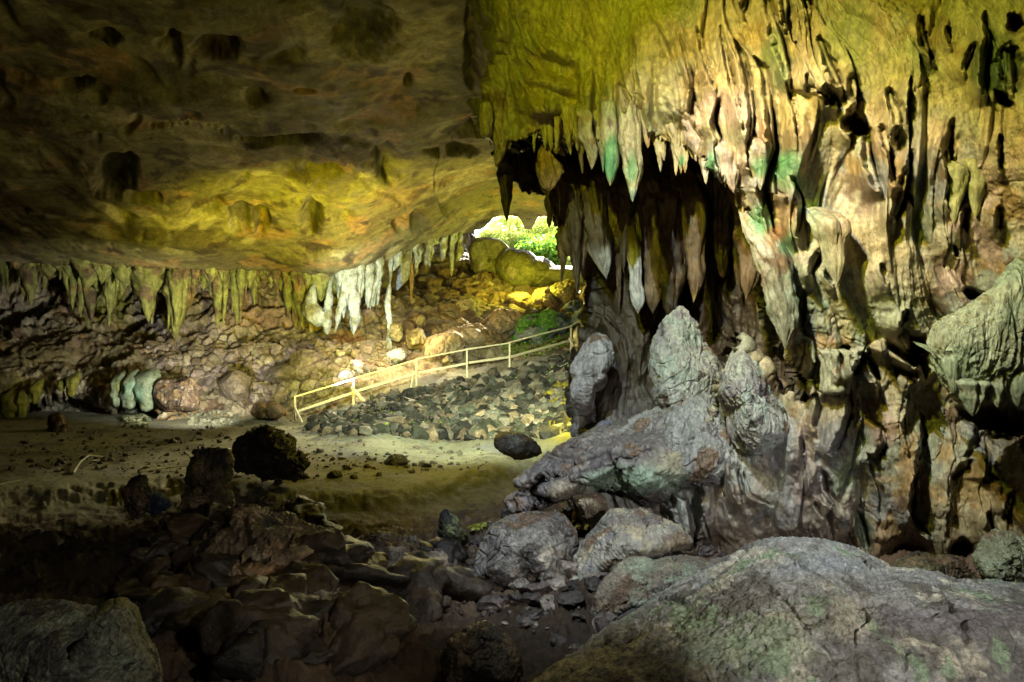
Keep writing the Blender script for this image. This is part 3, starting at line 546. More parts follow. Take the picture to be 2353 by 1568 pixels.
rock('boulder', 'small upright cream stone behind the middle post gap', 'boulder', [c5(1205, 1060), c5(1225, 1042), c5(1245, 1060), c5(1245, 1120), c5(1225, 1135), c5(1200, 1120)], 32.2, .3, 4, 16, .1, 1.4, gold_c, .2, 4, M_far)
rock('boulder', 'white knotted rock at the foot of the thin column', 'boulder', [c5(790, 1040), c5(850, 1030), c5(930, 1040), c5(945, 1080), c5(880, 1110), c5(800, 1090)], 34.4, .7, 6, 17, .2, 2.2, colset(WHITE, [(CREAM, .4, 1)], s=1), .3, 4, M_far)
rock('boulder', 'brown pitted boulder beside the pale-green hanging curtain at floor level', 'boulder', [c4(1075, 1130), c4(1200, 1090), c4(1300, 1110), c4(1335, 1200), c4(1330, 1340), c4(1150, 1365), c4(1060, 1320)], 31.2, 1.0, 6, 18, .10, 1.6, brown_c, .2, 5, M_far)
rock('boulder', 'rounded grey-brown boulder between the brown pitted one and the log-shaped rock', 'boulder', [c4(1475, 1120), c4(1590, 1065), c4(1680, 1095), c4(1725, 1170), c4(1700, 1230), c4(1560, 1265), c4(1480, 1250)], 32.2, 1.0, 6, 19, .07, 1.4, colset((.27, .22, .15), [((.36, .31, .2), .3, 1)], s=1), .2, 6, M_far)
rock('boulder', 'long smooth grey rock lying like a log on the far ledge', 'boulder', [c4(1720, 1125), c4(1800, 1040), c4(1950, 1018), c4(2080, 1030), c4(2200, 958), c4(2262, 985), c4(2200, 1070), c4(2050, 1145), c4(1950, 1155), c4(1800, 1135)], 32.8, .7, 6, 20, .06, 1.6, colset((.26, .22, .2), [((.36, .31, .26), .3, 1)], s=1), .2, 5, M_far)
rock('boulder', 'low brown hump just left of the first handrail post', 'boulder', [c4(1680, 1350), c4(1700, 1305), c4(1800, 1288), c4(1900, 1310), c4(1925, 1350), c4(1800, 1365)], 29.6, .8, 5, 21, .06, 1.4, colset((.24, .17, .1), [(OCHRE, .3, 1)], s=1), .3, 3, M_far)
rock('boulder', 'stubby yellow-brown rock column at the far left edge of the sand', 'boulder', [c4(340, 1360), c4(420, 1350), c4(450, 1400), c4(465, 1530), c4(400, 1570), c4(330, 1540), c4(335, 1440)], 27, .5, 5, 22, .13, 1.8, brown_c, .1, 4, M_far)
rock('boulder', 'small black rock lying under the lower end of the handrail', 'boulder', [c5(270, 1480), c5(350, 1455), c5(480, 1470), c5(535, 1500), c5(450, 1535), c5(290, 1535)], 28.2, .6, 5, 23, .09, 1.5, colset((.12, .10, .09), [(GREY, .2, 1)], s=1), .3, 5, M_far)

# dark rocks on the near side of the sand
dark_c = colset((.085, .08, .09), [((.24, .24, .27), .30, 1.3), (BROWN, .2, 1), (BLACK, .3, .9)], seed=12)
rock('boulder', 'jagged black rock with bluish glints standing on the sand edge', 'boulder', [(532, 1030), (560, 1003), (600, 990), (650, 993), (678, 1003), (690, 1040), (716, 1068), (700, 1085), (640, 1092), (570, 1088), (530, 1080)], 16.6, .5, 7, 30, .20, 1.9, dark_c, .1, 6)
rock('stalagmite', 'dark rounded stump with a pale chip, left of the jagged black rock', 'stalagmite', [(436, 1055), (450, 1036), (490, 1028), (522, 1040), (532, 1075), (525, 1120), (530, 1170), (520, 1215), (470, 1230), (430, 1200), (432, 1130), (428, 1090)], 13.6, .42, 7, 31, .13, 1.5, colset((.13, .105, .06), [(BLACK, .3, .8), ((.32, .24, .15), .22, 1.), ((.2, .2, .05), .25, .9)], [(458, 1080, 16, 20, (.4, .3, .2), .8)], seed=2), 0, 5)
rock('stalagmite', 'small pointed dark stump farthest left on the sand edge', 'stalagmite', [(295, 1100), (312, 1086), (330, 1090), (340, 1115), (338, 1150), (350, 1180), (320, 1195), (290, 1180), (288, 1140)], 13.4, .22, 6, 32, .15, 1.7, colset((.12, .09, .06), [(BLACK, .3, .8), ((.3, .2, .13), .25, 1.)]), 0, 5)
rock('boulder', 'low blue-black rock leaning against the small pointed stump', 'boulder', [(330, 1150), (352, 1128), (385, 1140), (398, 1158), (370, 1172), (335, 1178)], 13.6, .3, 6, 33, .13, 1.7, colset((.07, .10, .20), [(BLACK, .35, .8), ((.15, .2, .34), .25, 1.)]), .2, 5)
rock('boulder', 'broad brown mound with rusty face lying in the left foreground', 'boulder', [(330, 1300), (400, 1230), (500, 1180), (620, 1180), (720, 1215), (800, 1270), (850, 1330), (800, 1400), (700, 1430), (560, 1420), (430, 1390), (350, 1360)], 10.6, 1.1, 8, 34, .10, 1.5,
     colset((.12, .09, .055), [((.28, .2, .12), .28, .9), (BLACK, .28, .9), ((.38, .33, .26), .16, 1.2)], [(650, 1330, 75, 30, (.55, .24, .07), .95), (530, 1310, 80, 34, (.50, .36, .2), .9), (730, 1260, 50, 16, (.45, .38, .22), .7)], seed=13), .55, 7)
rock('boulder', 'black and white speckled boulder with a sharp lower edge', 'boulder', [(610, 1400), (690, 1350), (770, 1340), (830, 1355), (858, 1390), (845, 1420), (790, 1470), (730, 1505), (700, 1490), (640, 1450)], 8.7, .5, 7, 35, .10, 1.6,
     colset((.16, .14, .14), [(BLACK, .38, 1.4), ((.5, .48, .46), .32, 1.7)], [(810, 1420, 46, 22, (.45, .38, .34), .7)], seed=14), .25, 6)
rock('boulder', 'mottled grey-green boulder in the bottom left corner', 'boulder', [(-40, 1420), (20, 1385), (100, 1378), (190, 1395), (230, 1402), (280, 1382), (320, 1395), (352, 1440), (376, 1500), (372, 1580), (330, 1680), (150, 1720), (-40, 1680)], 6.9, .75, 8, 36, .05, 1.6,
     colset((.26, .26, .19), [((.10, .09, .07), .36, 1.4), ((.38, .42, .32), .30, 1.3), (BLACK, .14, 1.8), ((.26, .24, .08), .2, .6)], [(180, 1490, 26, 16, BLACK, .8)], seed=15), .2, 4, M_pit, fine=.03)
rock('boulder', 'dull olive stone half sunk in the dark gully', 'boulder', [(862, 1430), (900, 1415), (950, 1418), (960, 1445), (930, 1465), (880, 1462)], 8.6, .25, 6, 37, .06, 1.4, colset((.16, .16, .07), [(BROWN, .3, 1)]), .5, 4)
rock('boulder', 'pointed mossy dark stone sticking up beside the yellow leaf', 'boulder', [(1003, 1215), (1012, 1185), (1025, 1170), (1040, 1180), (1050, 1215), (1080, 1230), (1085, 1255), (1040, 1262), (1008, 1255)], 11.8, .3, 6, 38, .14, 1.7, colset((.12, .12, .07), [(BLACK, .3, 1), ((.3, .34, .16), .25, 1.2)]), .1, 5)
rock('boulder', 'dark round boulder sunk in the black gully at the bottom centre', 'boulder', [(1020, 1480), (1060, 1440), (1120, 1430), (1170, 1470), (1190, 1560), (1150, 1640), (1050, 1640), (1000, 1560)], 7.4, .5, 7, 39, .08, 1.4, colset((.13, .09, .06), [(BLACK, .3, .9)]), .2, 5)
rock('boulder', 'low rough heap with a cream crest in the middle foreground', 'boulder', [(720, 1280), (800, 1262), (900, 1250), (1000, 1262), (1080, 1258), (1075, 1300), (1000, 1340), (900, 1370), (800, 1340), (740, 1310)], 11, .7, 7, 40, .12, 1.9, colset((.2, .16, .14), [(BROWN, .35, 1), (DARK, .25, 1.4), ((.5, .42, .36), .2, 1.3)], [(1000, 1283, 34, 10, (.6, .5, .35), .9), (870, 1285, 60, 20, (.52, .45, .4), .7)], seed=3), .9, 5)

# rocks at the foot of the right wall
LEDGE_C = colset((.20, .18, .175), [((.13, .115, .12), .35, .8), ((.36, .33, .31), .3, .9), (BROWN, .2, 1)], [(1420, 1110, 80, 34, (.34, .44, .32), .85), (1500, 1100, 90, 40, (.36, .48, .36), .85), (1560, 1060, 80, 34, (.46, .42, .28), .8), (1300, 1130, 50, 24, (.46, .40, .28), .8)], seed=21)
rock('rock_ledge', 'dark overhanging ledge with pale dripping underside below the recess', 'rock ledge', [(1163, 1150), (1185, 1110), (1235, 1070), (1290, 1035), (1340, 1010), (1400, 985), (1480, 965), (1560, 955), (1640, 965), (1690, 1010), (1680, 1060), (1620, 1100), (1560, 1110), (1500, 1150), (1430, 1120), (1380, 1125), (1320, 1130), (1240, 1120), (1215, 1170), (1180, 1180)], 11.9, 1.3, 8, 41, .055, 1.8, LEDGE_C, .75, 1, M_flow, centre=(1440, 1060), fine=.025,
     cracks=[([cs(1140, 590), cs(1190, 680), cs(1180, 830)], 6, .35), ([cs(720, 760), cs(900, 690), cs(1130, 590), cs(1250, 620)], 5, .3), ([cs(1900, 440), cs(1700, 560), cs(1560, 620)], 5, .25), ([cs(1320, 690), cs(1300, 850)], 5, .3), ([cs(640, 790), cs(560, 900), cs(700, 930)], 12, .5)])
rock('stalactite', 'pale wedge of flowstone propping the dark ledge from below', 'stalactite', [(1290, 1120), (1330, 1125), (1380, 1130), (1398, 1150), (1392, 1180), (1362, 1212), (1345, 1205), (1320, 1170), (1295, 1150)], 11.5, .45, 7, 42, .08, 1.8, colset((.42, .36, .26), [(PINK, .3, 1), ((.3, .25, .18), .3, 1.4)]), 0, 3, M_flow, cracks=[([(1308, 1125), (1325, 1170), (1345, 1205)], 3, .25)])
rock('boulder', 'large purple-grey cracked boulder at the lower left of the ledge', 'boulder', [(1082, 1330), (1095, 1290), (1115, 1240), (1150, 1195), (1190, 1180), (1250, 1172), (1310, 1182), (1338, 1210), (1342, 1250), (1325, 1310), (1312, 1350), (1270, 1365), (1200, 1362), (1120, 1350)], 10.6, .8, 8, 43, .055, 1.5, purp_c, .4, 6, centre=(1215, 1275),
     cracks=[([cs(160, 1440), cs(260, 1340), cs(330, 1290), cs(410, 1160)], 3, .2), ([cs(240, 1500), cs(255, 1400), cs(340, 1310)], 4, .2), ([cs(600, 1350), cs(780, 1260), cs(930, 1200)], 2.5, .15)])
rock('boulder', 'pale fluted boulder right of the purple-grey one', 'boulder', [(1312, 1290), (1330, 1235), (1365, 1200), (1400, 1185), (1450, 1180), (1500, 1190), (1560, 1212), (1590, 1245), (1540, 1265), (1480, 1280), (1430, 1310), (1370, 1345), (1320, 1355)], 10.5, .7, 8, 44, .09, 1.8,
     colset((.36, .34, .28), [((.26, .25, .27), .35, .9), (CREAM, .3, 1), (BROWN, .22, 1)], [(1450, 1195, 80, 16, (.2, .18, .18), .8), (1560, 1240, 40, 20, BROWN, .8)], seed=5), .5, 5, M_flow, strip=.02, cracks=[([cs(1100, 1100), cs(1190, 1190), cs(1130, 1330)], 5, .3), ([cs(1430, 1110), cs(1410, 1200)], 3, .2), ([cs(780, 1330), cs(860, 1390), cs(850, 1530)], 3, .25), ([cs(860, 1390), cs(960, 1290), cs(1020, 1150)], 3, .2)])
rock('boulder', 'brown sloping slab between the fluted boulder and the big grey boulder', 'boulder', [(1400, 1330), (1440, 1290), (1500, 1270), (1580, 1268), (1640, 1290), (1680, 1300), (1640, 1340), (1560, 1390), (1480, 1440), (1400, 1470), (1350, 1450), (1370, 1380)], 9.0, .7, 8, 45, .06, 1.6,
     colset((.26, .22, .17), [(BROWN, .35, .8), ((.36, .40, .30), .25, 1.2), ((.4, .34, .24), .2, 1.4)], [(1470, 1300, 60, 20, (.36, .44, .32), .7)], seed=6), .7, 4, M_pit, fine=.03)
rock('boulder', 'large grey-green boulder filling the bottom right corner', 'boulder', [(1200, 1600), (1330, 1510), (1450, 1430), (1600, 1340), (1690, 1285), (1760, 1257), (1830, 1252), (1890, 1256), (1950, 1272), (2050, 1322), (2200, 1346), (2353, 1362), (2500, 1400), (2600, 1550), (2500, 1800), (2000, 1900), (1500, 1850), (1250, 1750)], 6.6, 1.3, 9, 46, .022, 2.4,
     colset((.33, .325, .30), [((.17, .16, .14), .34, .6), ((.50, .46, .36), .28, .8), ((.27, .34, .22), .2, 1.1), ((.18, .165, .14), .28, 1.6)], [(1950, 1420, 60, 50, (.52, .47, .38), .8), (1800, 1440, 130, 50, (.36, .37, .27), .5), (1700, 1500, 160, 60, (.30, .38, .24), .6), (1620, 1560, 60, 40, (.5, .45, .33), .7), (2200, 1420, 200, 40, (.22, .20, .22), .7), (1880, 1300, 120, 24, (.36, .38, .40), .7)], seed=7), .55, 0, M_pit, centre=(1900, 1520), fine=.008, rel=.011,
     cracks=[([c9(220, 1560), c9(300, 1530), c9(480, 1480), c9(600, 1370), c9(850, 1240), c9(1010, 1160)], 10, .34), ([c9(1010, 1160), c9(1150, 1100), c9(1300, 1080)], 6, .14), ([c9(100, 1000), c9(300, 900), c9(520, 700)], 8, .14)])
rock('boulder', 'knobbly pale green rock against the lower right wall', 'boulder', [(2245, 1290), (2260, 1245), (2290, 1222), (2330, 1228), (2380, 1250), (2420, 1330), (2380, 1370), (2300, 1370), (2260, 1340)], 9.6, .5, 7, 47, .14, 1.9, colset((.26, .28, .18), [(BROWN, .3, 1), ((.38, .42, .3), .3, 1.2)]), .2, 4, M_flow)
rock('boulder', 'low yellow-brown rock under the black hollow of the right wall', 'boulder', [(2040, 1300), (2080, 1280), (2150, 1285), (2230, 1310), (2250, 1350), (2150, 1370), (2060, 1340)], 9.8, .5, 7, 48, .12, 1.9, colset((.18, .15, .07), [(BROWN, .3, 1), (DARK, .3, 1.2)]), .3, 4)
rock('boulder', 'white-streaked grey rock standing at the edge of the sand below the rubble', 'boulder', [cs(310, 480), cs(340, 440), cs(420, 430), cs(530, 460), cs(610, 530), cs(660, 590), cs(600, 620), cs(470, 640), cs(380, 620), cs(320, 550)], 17.5, .5, 7, 49, .12, 1.6, colset((.30, .28, .27), [(BROWN, .25, 1), ((.16, .15, .15), .25, 1.2)], [(1180, 1012, 18, 18, (.45, .52, .5), .9)], seed=8), .2, 5)
rock('boulder', 'blue-grey lump on the top left of the dark ledge', 'boulder', [cs(910, 520), cs(930, 480), cs(1040, 440), cs(1060, 380), cs(1150, 358), cs(1190, 390), cs(1180, 440), cs(1100, 500), cs(1000, 540), cs(930, 560)], 12.8, .4, 7, 50, .12, 1.8, colset((.25, .26, .32), [((.14, .13, .17), .3, 1), ((.38, .36, .33), .2, 1.2)]), .2, 5)
rock('boulder', 'purple-black slab tilted along the edge of the dark ledge', 'boulder', [cs(690, 760), cs(720, 690), cs(800, 620), cs(900, 580), cs(1010, 560), cs(1000, 640), cs(880, 700), cs(780, 760), cs(700, 790)], 12.1, .35, 7, 51, .10, 1.8, colset((.13, .12, .18), [(BLACK, .3, 1), ((.26, .24, .3), .25, 1.2)]), .5, 5)
rock('boulder', 'dark rock in the mouth of the hollow beneath the ledge', 'boulder', [cs(1480, 960), cs(1490, 880), cs(1540, 820), cs(1600, 830), cs(1640, 900), cs(1620, 1000), cs(1560, 1010)], 11.7, .3, 6, 52, .12, 1.6, colset((.15, .13, .17), [(BLACK, .3, 1), ((.3, .28, .3), .2, 1.2)]), .2, 5)

rock('flowstone_slope', 'smooth rippled flowstone slope running down from the stalagmites to the ledge', 'flowstone', [(1385, 1030), (1440, 985), (1500, 945), (1560, 915), (1640, 900), (1690, 930), (1730, 1000), (1730, 1080), (1660, 1105), (1560, 1090), (1470, 1085), (1400, 1070)], 11.6, .9, 8, 66, .03, 1.6, colset((.33, .335, .33), [((.20, .18, .18), .35, .8), ((.44, .44, .42), .3, 1), (BROWN, .18, 1)]), .5, 1, M_flow, strip=.06)
# stalagmites before the recess
pale_c = colset((.44, .45, .43), [((.32, .30, .33), .3, .8), ((.40, .46, .42), .3, .9), (BROWN, .18, 1.1), (DARK, .1, 1.6)], seed=31)
rock('stalagmite', 'tall pale blue-green leaf-shaped stalagmite in front of the recess', 'stalagmite', [(1562, 708), (1590, 732), (1610, 785), (1642, 830), (1652, 900), (1622, 950), (1600, 1000), (1540, 1030), (1500, 970), (1497, 890), (1503, 820), (1522, 750)], 11.9, .55, 8, 60, .032, 1.4, pale_c, -.05, 1, M_flow, centre=(1570, 880), strip=.05, cracks=[([cs(1520, 0), cs(1530, 120), cs(1500, 280)], 3, .2), ([cs(1690, 80), cs(1720, 130)], 2.5, .12)])
rock('stalagmite', 'narrow blue-grey stalagmite at the left foot of the dark pillar', 'stalagmite', [(1366, 764), (1396, 780), (1408, 812), (1388, 855), (1366, 905), (1352, 955), (1338, 955), (1322, 870), (1328, 800)], 12.4, .4, 7, 61, .035, 1.4, colset((.42, .41, .43), [((.26, .23, .22), .35, .8), (BROWN, .25, 1)]), 0, 1, M_flow, strip=.05)
rock('stalagmite', 'stout wrinkled grey stalagmite right of the leaf-shaped one', 'stalagmite', [(1700, 798), (1722, 828), (1765, 852), (1795, 905), (1812, 960), (1800, 1010), (1740, 1040), (1690, 1020), (1672, 960), (1668, 880), (1680, 830)], 10.6, .7, 8, 62, .04, 1.6, pale_c, .1, 1, M_flow, strip=.07)
rock('flowstone_drapery', 'broad ribbed green-grey drapery hanging at the right edge', 'drapery', [(2311, 630), (2285, 672), (2240, 703), (2195, 728), (2150, 752), (2139, 790), (2150, 830), (2168, 871), (2192, 906), (2222, 936), (2240, 946), (2254, 915), (2262, 888), (2280, 914), (2297, 926), (2310, 900), (2340, 926), (2362, 940), (2380, 905), (2460, 900), (2480, 760), (2400, 620), (2340, 600)], 8.9, .5, 8, 63, .012, 1.4, colset((.40, .42, .27), [((.32, .38, .24), .35, .6), ((.34, .30, .14), .3, .8)]), -.25, 0, M_flow, strip=.075, centre=(2290, 800), fine=.004)

print('T', round(time.time()-T0,1))
# ---------------------------------------------------------------- hanging stalactites
def tube(path, radii, D, seed=0, seg=40, step=.035, rib=.34, flat=1., lump=.28, back=.75):
    pa = np.array(path, float); ra = np.array(radii, float)
    L = np.r_[0, np.cumsum(np.hypot(*np.diff(pa, axis=0).T))]; nl = max(12, int(L[-1]/F*D/step)); t = np.linspace(0, 1, nl)
    def it(y):
        x = np.interp(t*L[-1], L, y); k = np.array([1, 2, 3, 2, 1.])/9
        for _ in range(2): x[2:-2] = np.convolve(x, k, 'valid')
        return x
    u, v, r = it(pa[:, 0]), it(pa[:, 1]), it(ra)
    c = P(u, v, np.full(nl, float(D))); rr = r/F*D
    rr = rr*np.clip(np.sqrt(np.maximum(0, (1-t)*14)), .0, 1)**1
    a = np.linspace(0, 2*np.pi, seg, endpoint=False); A, _ = np.meshgrid(a, t)
    ca, sa = np.cos(A), np.sin(A)
    z = c[:, 2][:, None]+0*A; mr = max(rr.max(), 1e-3); rr = rr*(1+.25*perlin(np.c_[t*5+seed, t*0, t*0+seed*.7]))
    q = np.stack([ca*1.5, sa*1.5, z/mr*.15], -1).reshape(-1, 3)+seed*11.3
    q2 = np.stack([ca*2.2, sa*2.2, z/mr*.8], -1).reshape(-1, 3)+seed*5.1
    q3 = np.stack([ca*1.1, sa*1.1, z/mr*1.7], -1).reshape(-1, 3)+seed*3.3
    k = .93+rib*1.6*ridged(q, 3)+lump*fbm(q2, 4)+lump*.55*ridged(q3, 3)
    k = k.reshape(A.shape)
    tb = np.clip(1-t/.34, 0, 1); rr = rr*np.clip(1-tb**1.6, .01, 1)**.7; c[:, 1] += back*tb**1.3
    x = c[:, 0][:, None]+rr[:, None]*ca*k; y = c[:, 1][:, None]+rr[:, None]*sa*k*flat
    x = x+.12*mr*perlin(np.stack([z/mr*.35, z*0+seed, z*0], -1).reshape(-1, 3)).reshape(A.shape)
    co = np.stack([x, y, z], -1).reshape(-1, 3)
    i = np.arange(nl-1)[:, None]*seg; j = np.arange(seg)[None]; j2 = (j+1) % seg
    fa = np.stack([i+j, i+j2, i+seg+j2, i+seg+j], -1).reshape(-1, 4)
    return co, fa
def stal(label, path, radii, D, col, seed, name='stalactite', cat='stalactite', group=None, mat=None, **k):
    co, fa = tube(path, radii, D, seed, **k)
    return tag(build(name, co, fa, mat or M_flow, col(co)), label, cat, group)
LIM = [s for s in STAINS]
flow_c = colset((.46, .40, .24), [(OCHRE, .3, 1), (BROWN, .25, 1.3), ((.4, .40, .22), .3, .8)], LIM, seed=41)
flow2_c = colset((.44, .42, .34), [(OCHRE, .22, 1), (BROWN, .2, 1.3), (MINT, .2, .8)], LIM, seed=42)
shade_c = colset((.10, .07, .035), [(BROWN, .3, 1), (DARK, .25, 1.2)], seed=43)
wht_c = colset((.55, .55, .56), [((.45, .38, .34), .25, 1)], seed=44)
pinkd_c = colset((.19, .135, .08), [((.12, .085, .04), .35, .8)], [(1593, 690, 14, 18, (.4, .32, .1), .8), (1306, 560, 26, 46, (.34, .26, .22), .8)], seed=45)  # tone darkened for the shaded recess; the pinkish patch is painted light
def lit_tip_c(p):
    u, v = proj(p); return mixc(wht_c(p), (.14, .10, .06), sstep(590-v+16*fbm(p*4, 2), -10, 40))  # lit tip and shaded upper part are both put into the colour
stal('long yellow stalactite at the left edge of the hanging mass', [(1124, 120), (1132, 200), (1146, 290), (1154, 335), (1140, 386)], [22, 21, 19, 15, 3], 12.2, flow_c, 1)
stal('blunt pale stub beside the long yellow stalactite', [(1118, 200), (1117, 260), (1118, 318)], [12, 15, 13], 12.0, flow_c, 2, lump=.1)
stal('black stalactite silhouetted left of the cave mouth', [(1158, 350), (1160, 410), (1163, 450), (1165, 510)], [17, 15, 10, 2], 13.4, shade_c, 3)
stal('tan lumpy stalactite end with three small points', [(1254, 300), (1252, 350), (1258, 385), (1258, 415), (1262, 440)], [8, 12, 25, 22, 6], 12.0, colset((.46, .33, .2), [(OCHRE, .3, 1), (PINK, .3, 1)]), 4, lump=.4)
stal('thin black stalactite hanging over the cave mouth', [(1264, 400), (1264, 470), (1262, 524)], [11, 9, 3], 13.2, shade_c, 5)
stal('slim olive stalactite right of the tan lumpy one', [(1281, 235), (1280, 290), (1279, 345)], [7, 6, 2], 11.4, flow_c, 6)
stal('crooked yellow stalactite ending in a twisted point', [(1337, 190), (1342, 250), (1346, 320), (1362, 350), (1360, 390)], [16, 14, 15, 11, 2], 11.1, flow_c, 7, lump=.35)
stal('needle-thin stalactite left of the crooked yellow one', [(1328, 290), (1334, 350), (1339, 400)], [7, 5, 2], 11.6, pinkd_c, 8)
stal('vivid green finger-shaped stalactite', [(1392, 150), (1398, 230), (1402, 310), (1406, 365), (1403, 428)], [16, 16, 20, 18, 5], 10.8, flow_c, 9, lump=.1, rib=.14)
stal('thick cream and mint stalactite right of the vivid green one', [(1432, 150), (1444, 240), (1450, 330), (1456, 390), (1454, 466)], [18, 20, 21, 19, 3], 10.6, flow_c, 10, lump=.16)
stal('short mottled stalactite right of the mint one', [(1484, 200), (1486, 280), (1489, 342)], [14, 12, 3], 10.6, flow_c, 11)
stal('hooked brown point tucked behind the mint stalactite', [(1470, 280), (1474, 330), (1480, 358)], [10, 10, 3], 10.9, pinkd_c, 12)
stal('small brown stalactite in the gap left of the teal-tipped one', [(1518, 250), (1526, 310), (1533, 352)], [14, 11, 3], 10.8, pinkd_c, 13)
stal('pointed stalactite with a teal tip', [(1538, 230), (1552, 310), (1566, 382)], [18, 13, 2], 10.4, flow_c, 14)
stal('white fluted stalactite above the dark recess', [(1590, 230), (1602, 300), (1612, 350), (1600, 372)], [22, 24, 14, 3], 10.1, colset((.52, .44, .38), [(OCHRE, .2, 1)], LIM, seed=3), 15)
stal('left one of two small mint points side by side', [(1616, 330), (1620, 380), (1622, 424)], [12, 8, 2], 10.0, flow2_c, 16)
stal('right one of two small mint points side by side', [(1630, 320), (1644, 375), (1660, 424)], [13, 9, 2], 9.9, flow2_c, 17)
stal('pinkish white stalactite under the bright fluted ribs', [(1672, 290), (1676, 370), (1680, 405), (1687, 444)], [26, 22, 14, 2], 9.7, colset((.54, .44, .38), [(OCHRE, .2, 1)], LIM, seed=4), 18)
stal('brown shadowed stalactite right of the pinkish white one', [(1700, 350), (1706, 400), (1712, 440), (1714, 480)], [14, 20, 16, 4], 9.9, pinkd_c, 19)
stal('green and tan stalactite between two dark clefts', [(1738, 270), (1742, 340), (1744, 390), (1748, 438)], [24, 22, 15, 3], 9.4, flow2_c, 20)
stal('longest spear-shaped grey-green stalactite of the right wall', [(1735, 440), (1745, 520), (1778, 610), (1798, 700), (1806, 745), (1804, 804)], [22, 30, 32, 30, 20, 3], 9.5, flow2_c, 21, seg=64, lump=.22, rib=.25)
stal('cream tusk-shaped stalactite on the bright part of the right wall', [(1900, 440), (1908, 520), (1918, 590), (1922, 658)], [34, 32, 24, 2], 9.25, colset((.52, .45, .32), [(PINK, .25, 1)], LIM, seed=5), 22, seg=64, lump=.1)
stal('broad dim stalactite bordering the right side of the cave mouth', [(1300, 330), (1320, 480), (1312, 545), (1306, 590)], [30, 30, 24, 5], 13.2, pinkd_c, 23, lump=.12)
stal('stalactite with a white tip beside the dark pillar', [(1350, 330), (1364, 520), (1384, 600), (1394, 643)], [28, 26, 18, 2], 12.9, lit_tip_c, 24, lump=.12)
stal('bluish white drop-shaped stalactite alone before the pillar', [(1452, 480), (1458, 600), (1462, 650), (1468, 690), (1466, 722)], [12, 13, 13, 14, 3], 12.6, lit_tip_c, 25, lump=.15)
stal('dark club-shaped stalactite left of the pointed one over the stalagmite', [(1500, 330), (1502, 620), (1500, 690), (1500, 722)], [26, 20, 14, 4], 12.8, pinkd_c, 26)
stal('stubby ragged stalactite hanging closest above the leaf-shaped stalagmite', [(1535, 330), (1540, 640), (1540, 705), (1536, 736)], [28, 26, 16, 4], 12.8, shade_c, 27)
stal('brown carrot-shaped stalactite with a yellow tip in the recess', [(1592, 330), (1598, 590), (1600, 640), (1593, 696)], [22, 19, 17, 2], 12.2, pinkd_c, 28, lump=.12)
stal('wide dark stalactite left of the spear-shaped one', [(1700, 330), (1728, 580), (1722, 635), (1714, 690)], [28, 28, 19, 2], 11.0, pinkd_c, 29, lump=.12)
stal('blunt little stalactite touching the spear-shaped one', [(1745, 440), (1757, 610), (1756, 652)], [12, 10, 6], 10.6, pinkd_c, 30)
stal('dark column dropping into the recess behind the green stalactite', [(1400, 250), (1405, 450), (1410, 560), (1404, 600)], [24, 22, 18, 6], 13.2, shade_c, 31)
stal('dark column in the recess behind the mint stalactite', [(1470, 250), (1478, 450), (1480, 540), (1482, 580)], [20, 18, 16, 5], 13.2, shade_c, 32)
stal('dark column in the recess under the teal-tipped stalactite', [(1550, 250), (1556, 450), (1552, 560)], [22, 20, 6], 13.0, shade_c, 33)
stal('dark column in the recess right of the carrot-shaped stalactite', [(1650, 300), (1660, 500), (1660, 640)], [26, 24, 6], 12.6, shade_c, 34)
stal('slender pale stick of flowstone beside the cream column', [(1851, 755), (1862, 790), (1872, 835)], [6, 6, 2], 9.8, colset((.46, .5, .42), [(MINT, .2, 1)]), 35, lump=.3)
stal('short cream column joining the wall folds above the lower bulge', [(1893, 760), (1905, 820), (1910, 870), (1912, 910)], [24, 18, 19, 24], 9.9, colset((.46, .46, .34), [(MINT, .25, 1)]), 36, name='flowstone_column', cat='column')
stal('thin pale drip left of the two hollows in the right wall', [(1946, 790), (1950, 830), (1944, 850)], [12, 7, 2], 9.7, colset((.46, .46, .34), [(MINT, .25, 1)]), 37)
rs = random.Random(21)
for i in range(26):
    u = 1300+i*17+rs.uniform(-8, 8); v = rs.choice([500, 560, 610, 650, 690])+rs.uniform(-20, 20); r = rs.uniform(5, 13)
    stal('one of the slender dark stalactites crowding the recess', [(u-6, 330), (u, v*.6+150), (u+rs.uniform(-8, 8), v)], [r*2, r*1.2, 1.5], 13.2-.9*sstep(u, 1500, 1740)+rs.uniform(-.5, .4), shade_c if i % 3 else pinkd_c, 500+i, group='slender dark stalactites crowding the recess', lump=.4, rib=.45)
for i in range(30):
    u = rs.uniform(1170, 1720); lo = float(np.interp(u, [1170, 1300, 1400, 1540, 1640, 1720], [285, 300, 335, 335, 365, 440])); r = rs.uniform(4, 10)
    stal('one of the small stalactites fringing the front curtain', [(u-8, lo-110), (u-2, lo-20), (u+rs.uniform(-3, 6), lo+rs.uniform(15, 70))], [r*1.8, r*1.1, 1.5], float(S1(np.array([u]), np.array([lo-60.]))[0])+.1, flow_c, 600+i, group='small stalactites fringing the front curtain', lump=.4, rib=.45)
for i, (u, v, r, lab) in enumerate([(2236, 958, 17, 'longest point hanging from the broad ribbed drapery'), (2292, 938, 13, 'short point in the middle of the ribbed drapery hem'), (2340, 936, 14, 'point of the ribbed drapery hem at the picture edge'), (2192, 905, 10, 'smallest point on the left of the ribbed drapery hem')]):
    stal(lab, [(u-14, v-120), (u-6, v-60), (u, v)], [r*2.2, r*1.6, 3], 8.62, colset((.40, .42, .27), [((.32, .38, .24), .35, .6)]), 80+i, lump=.2)
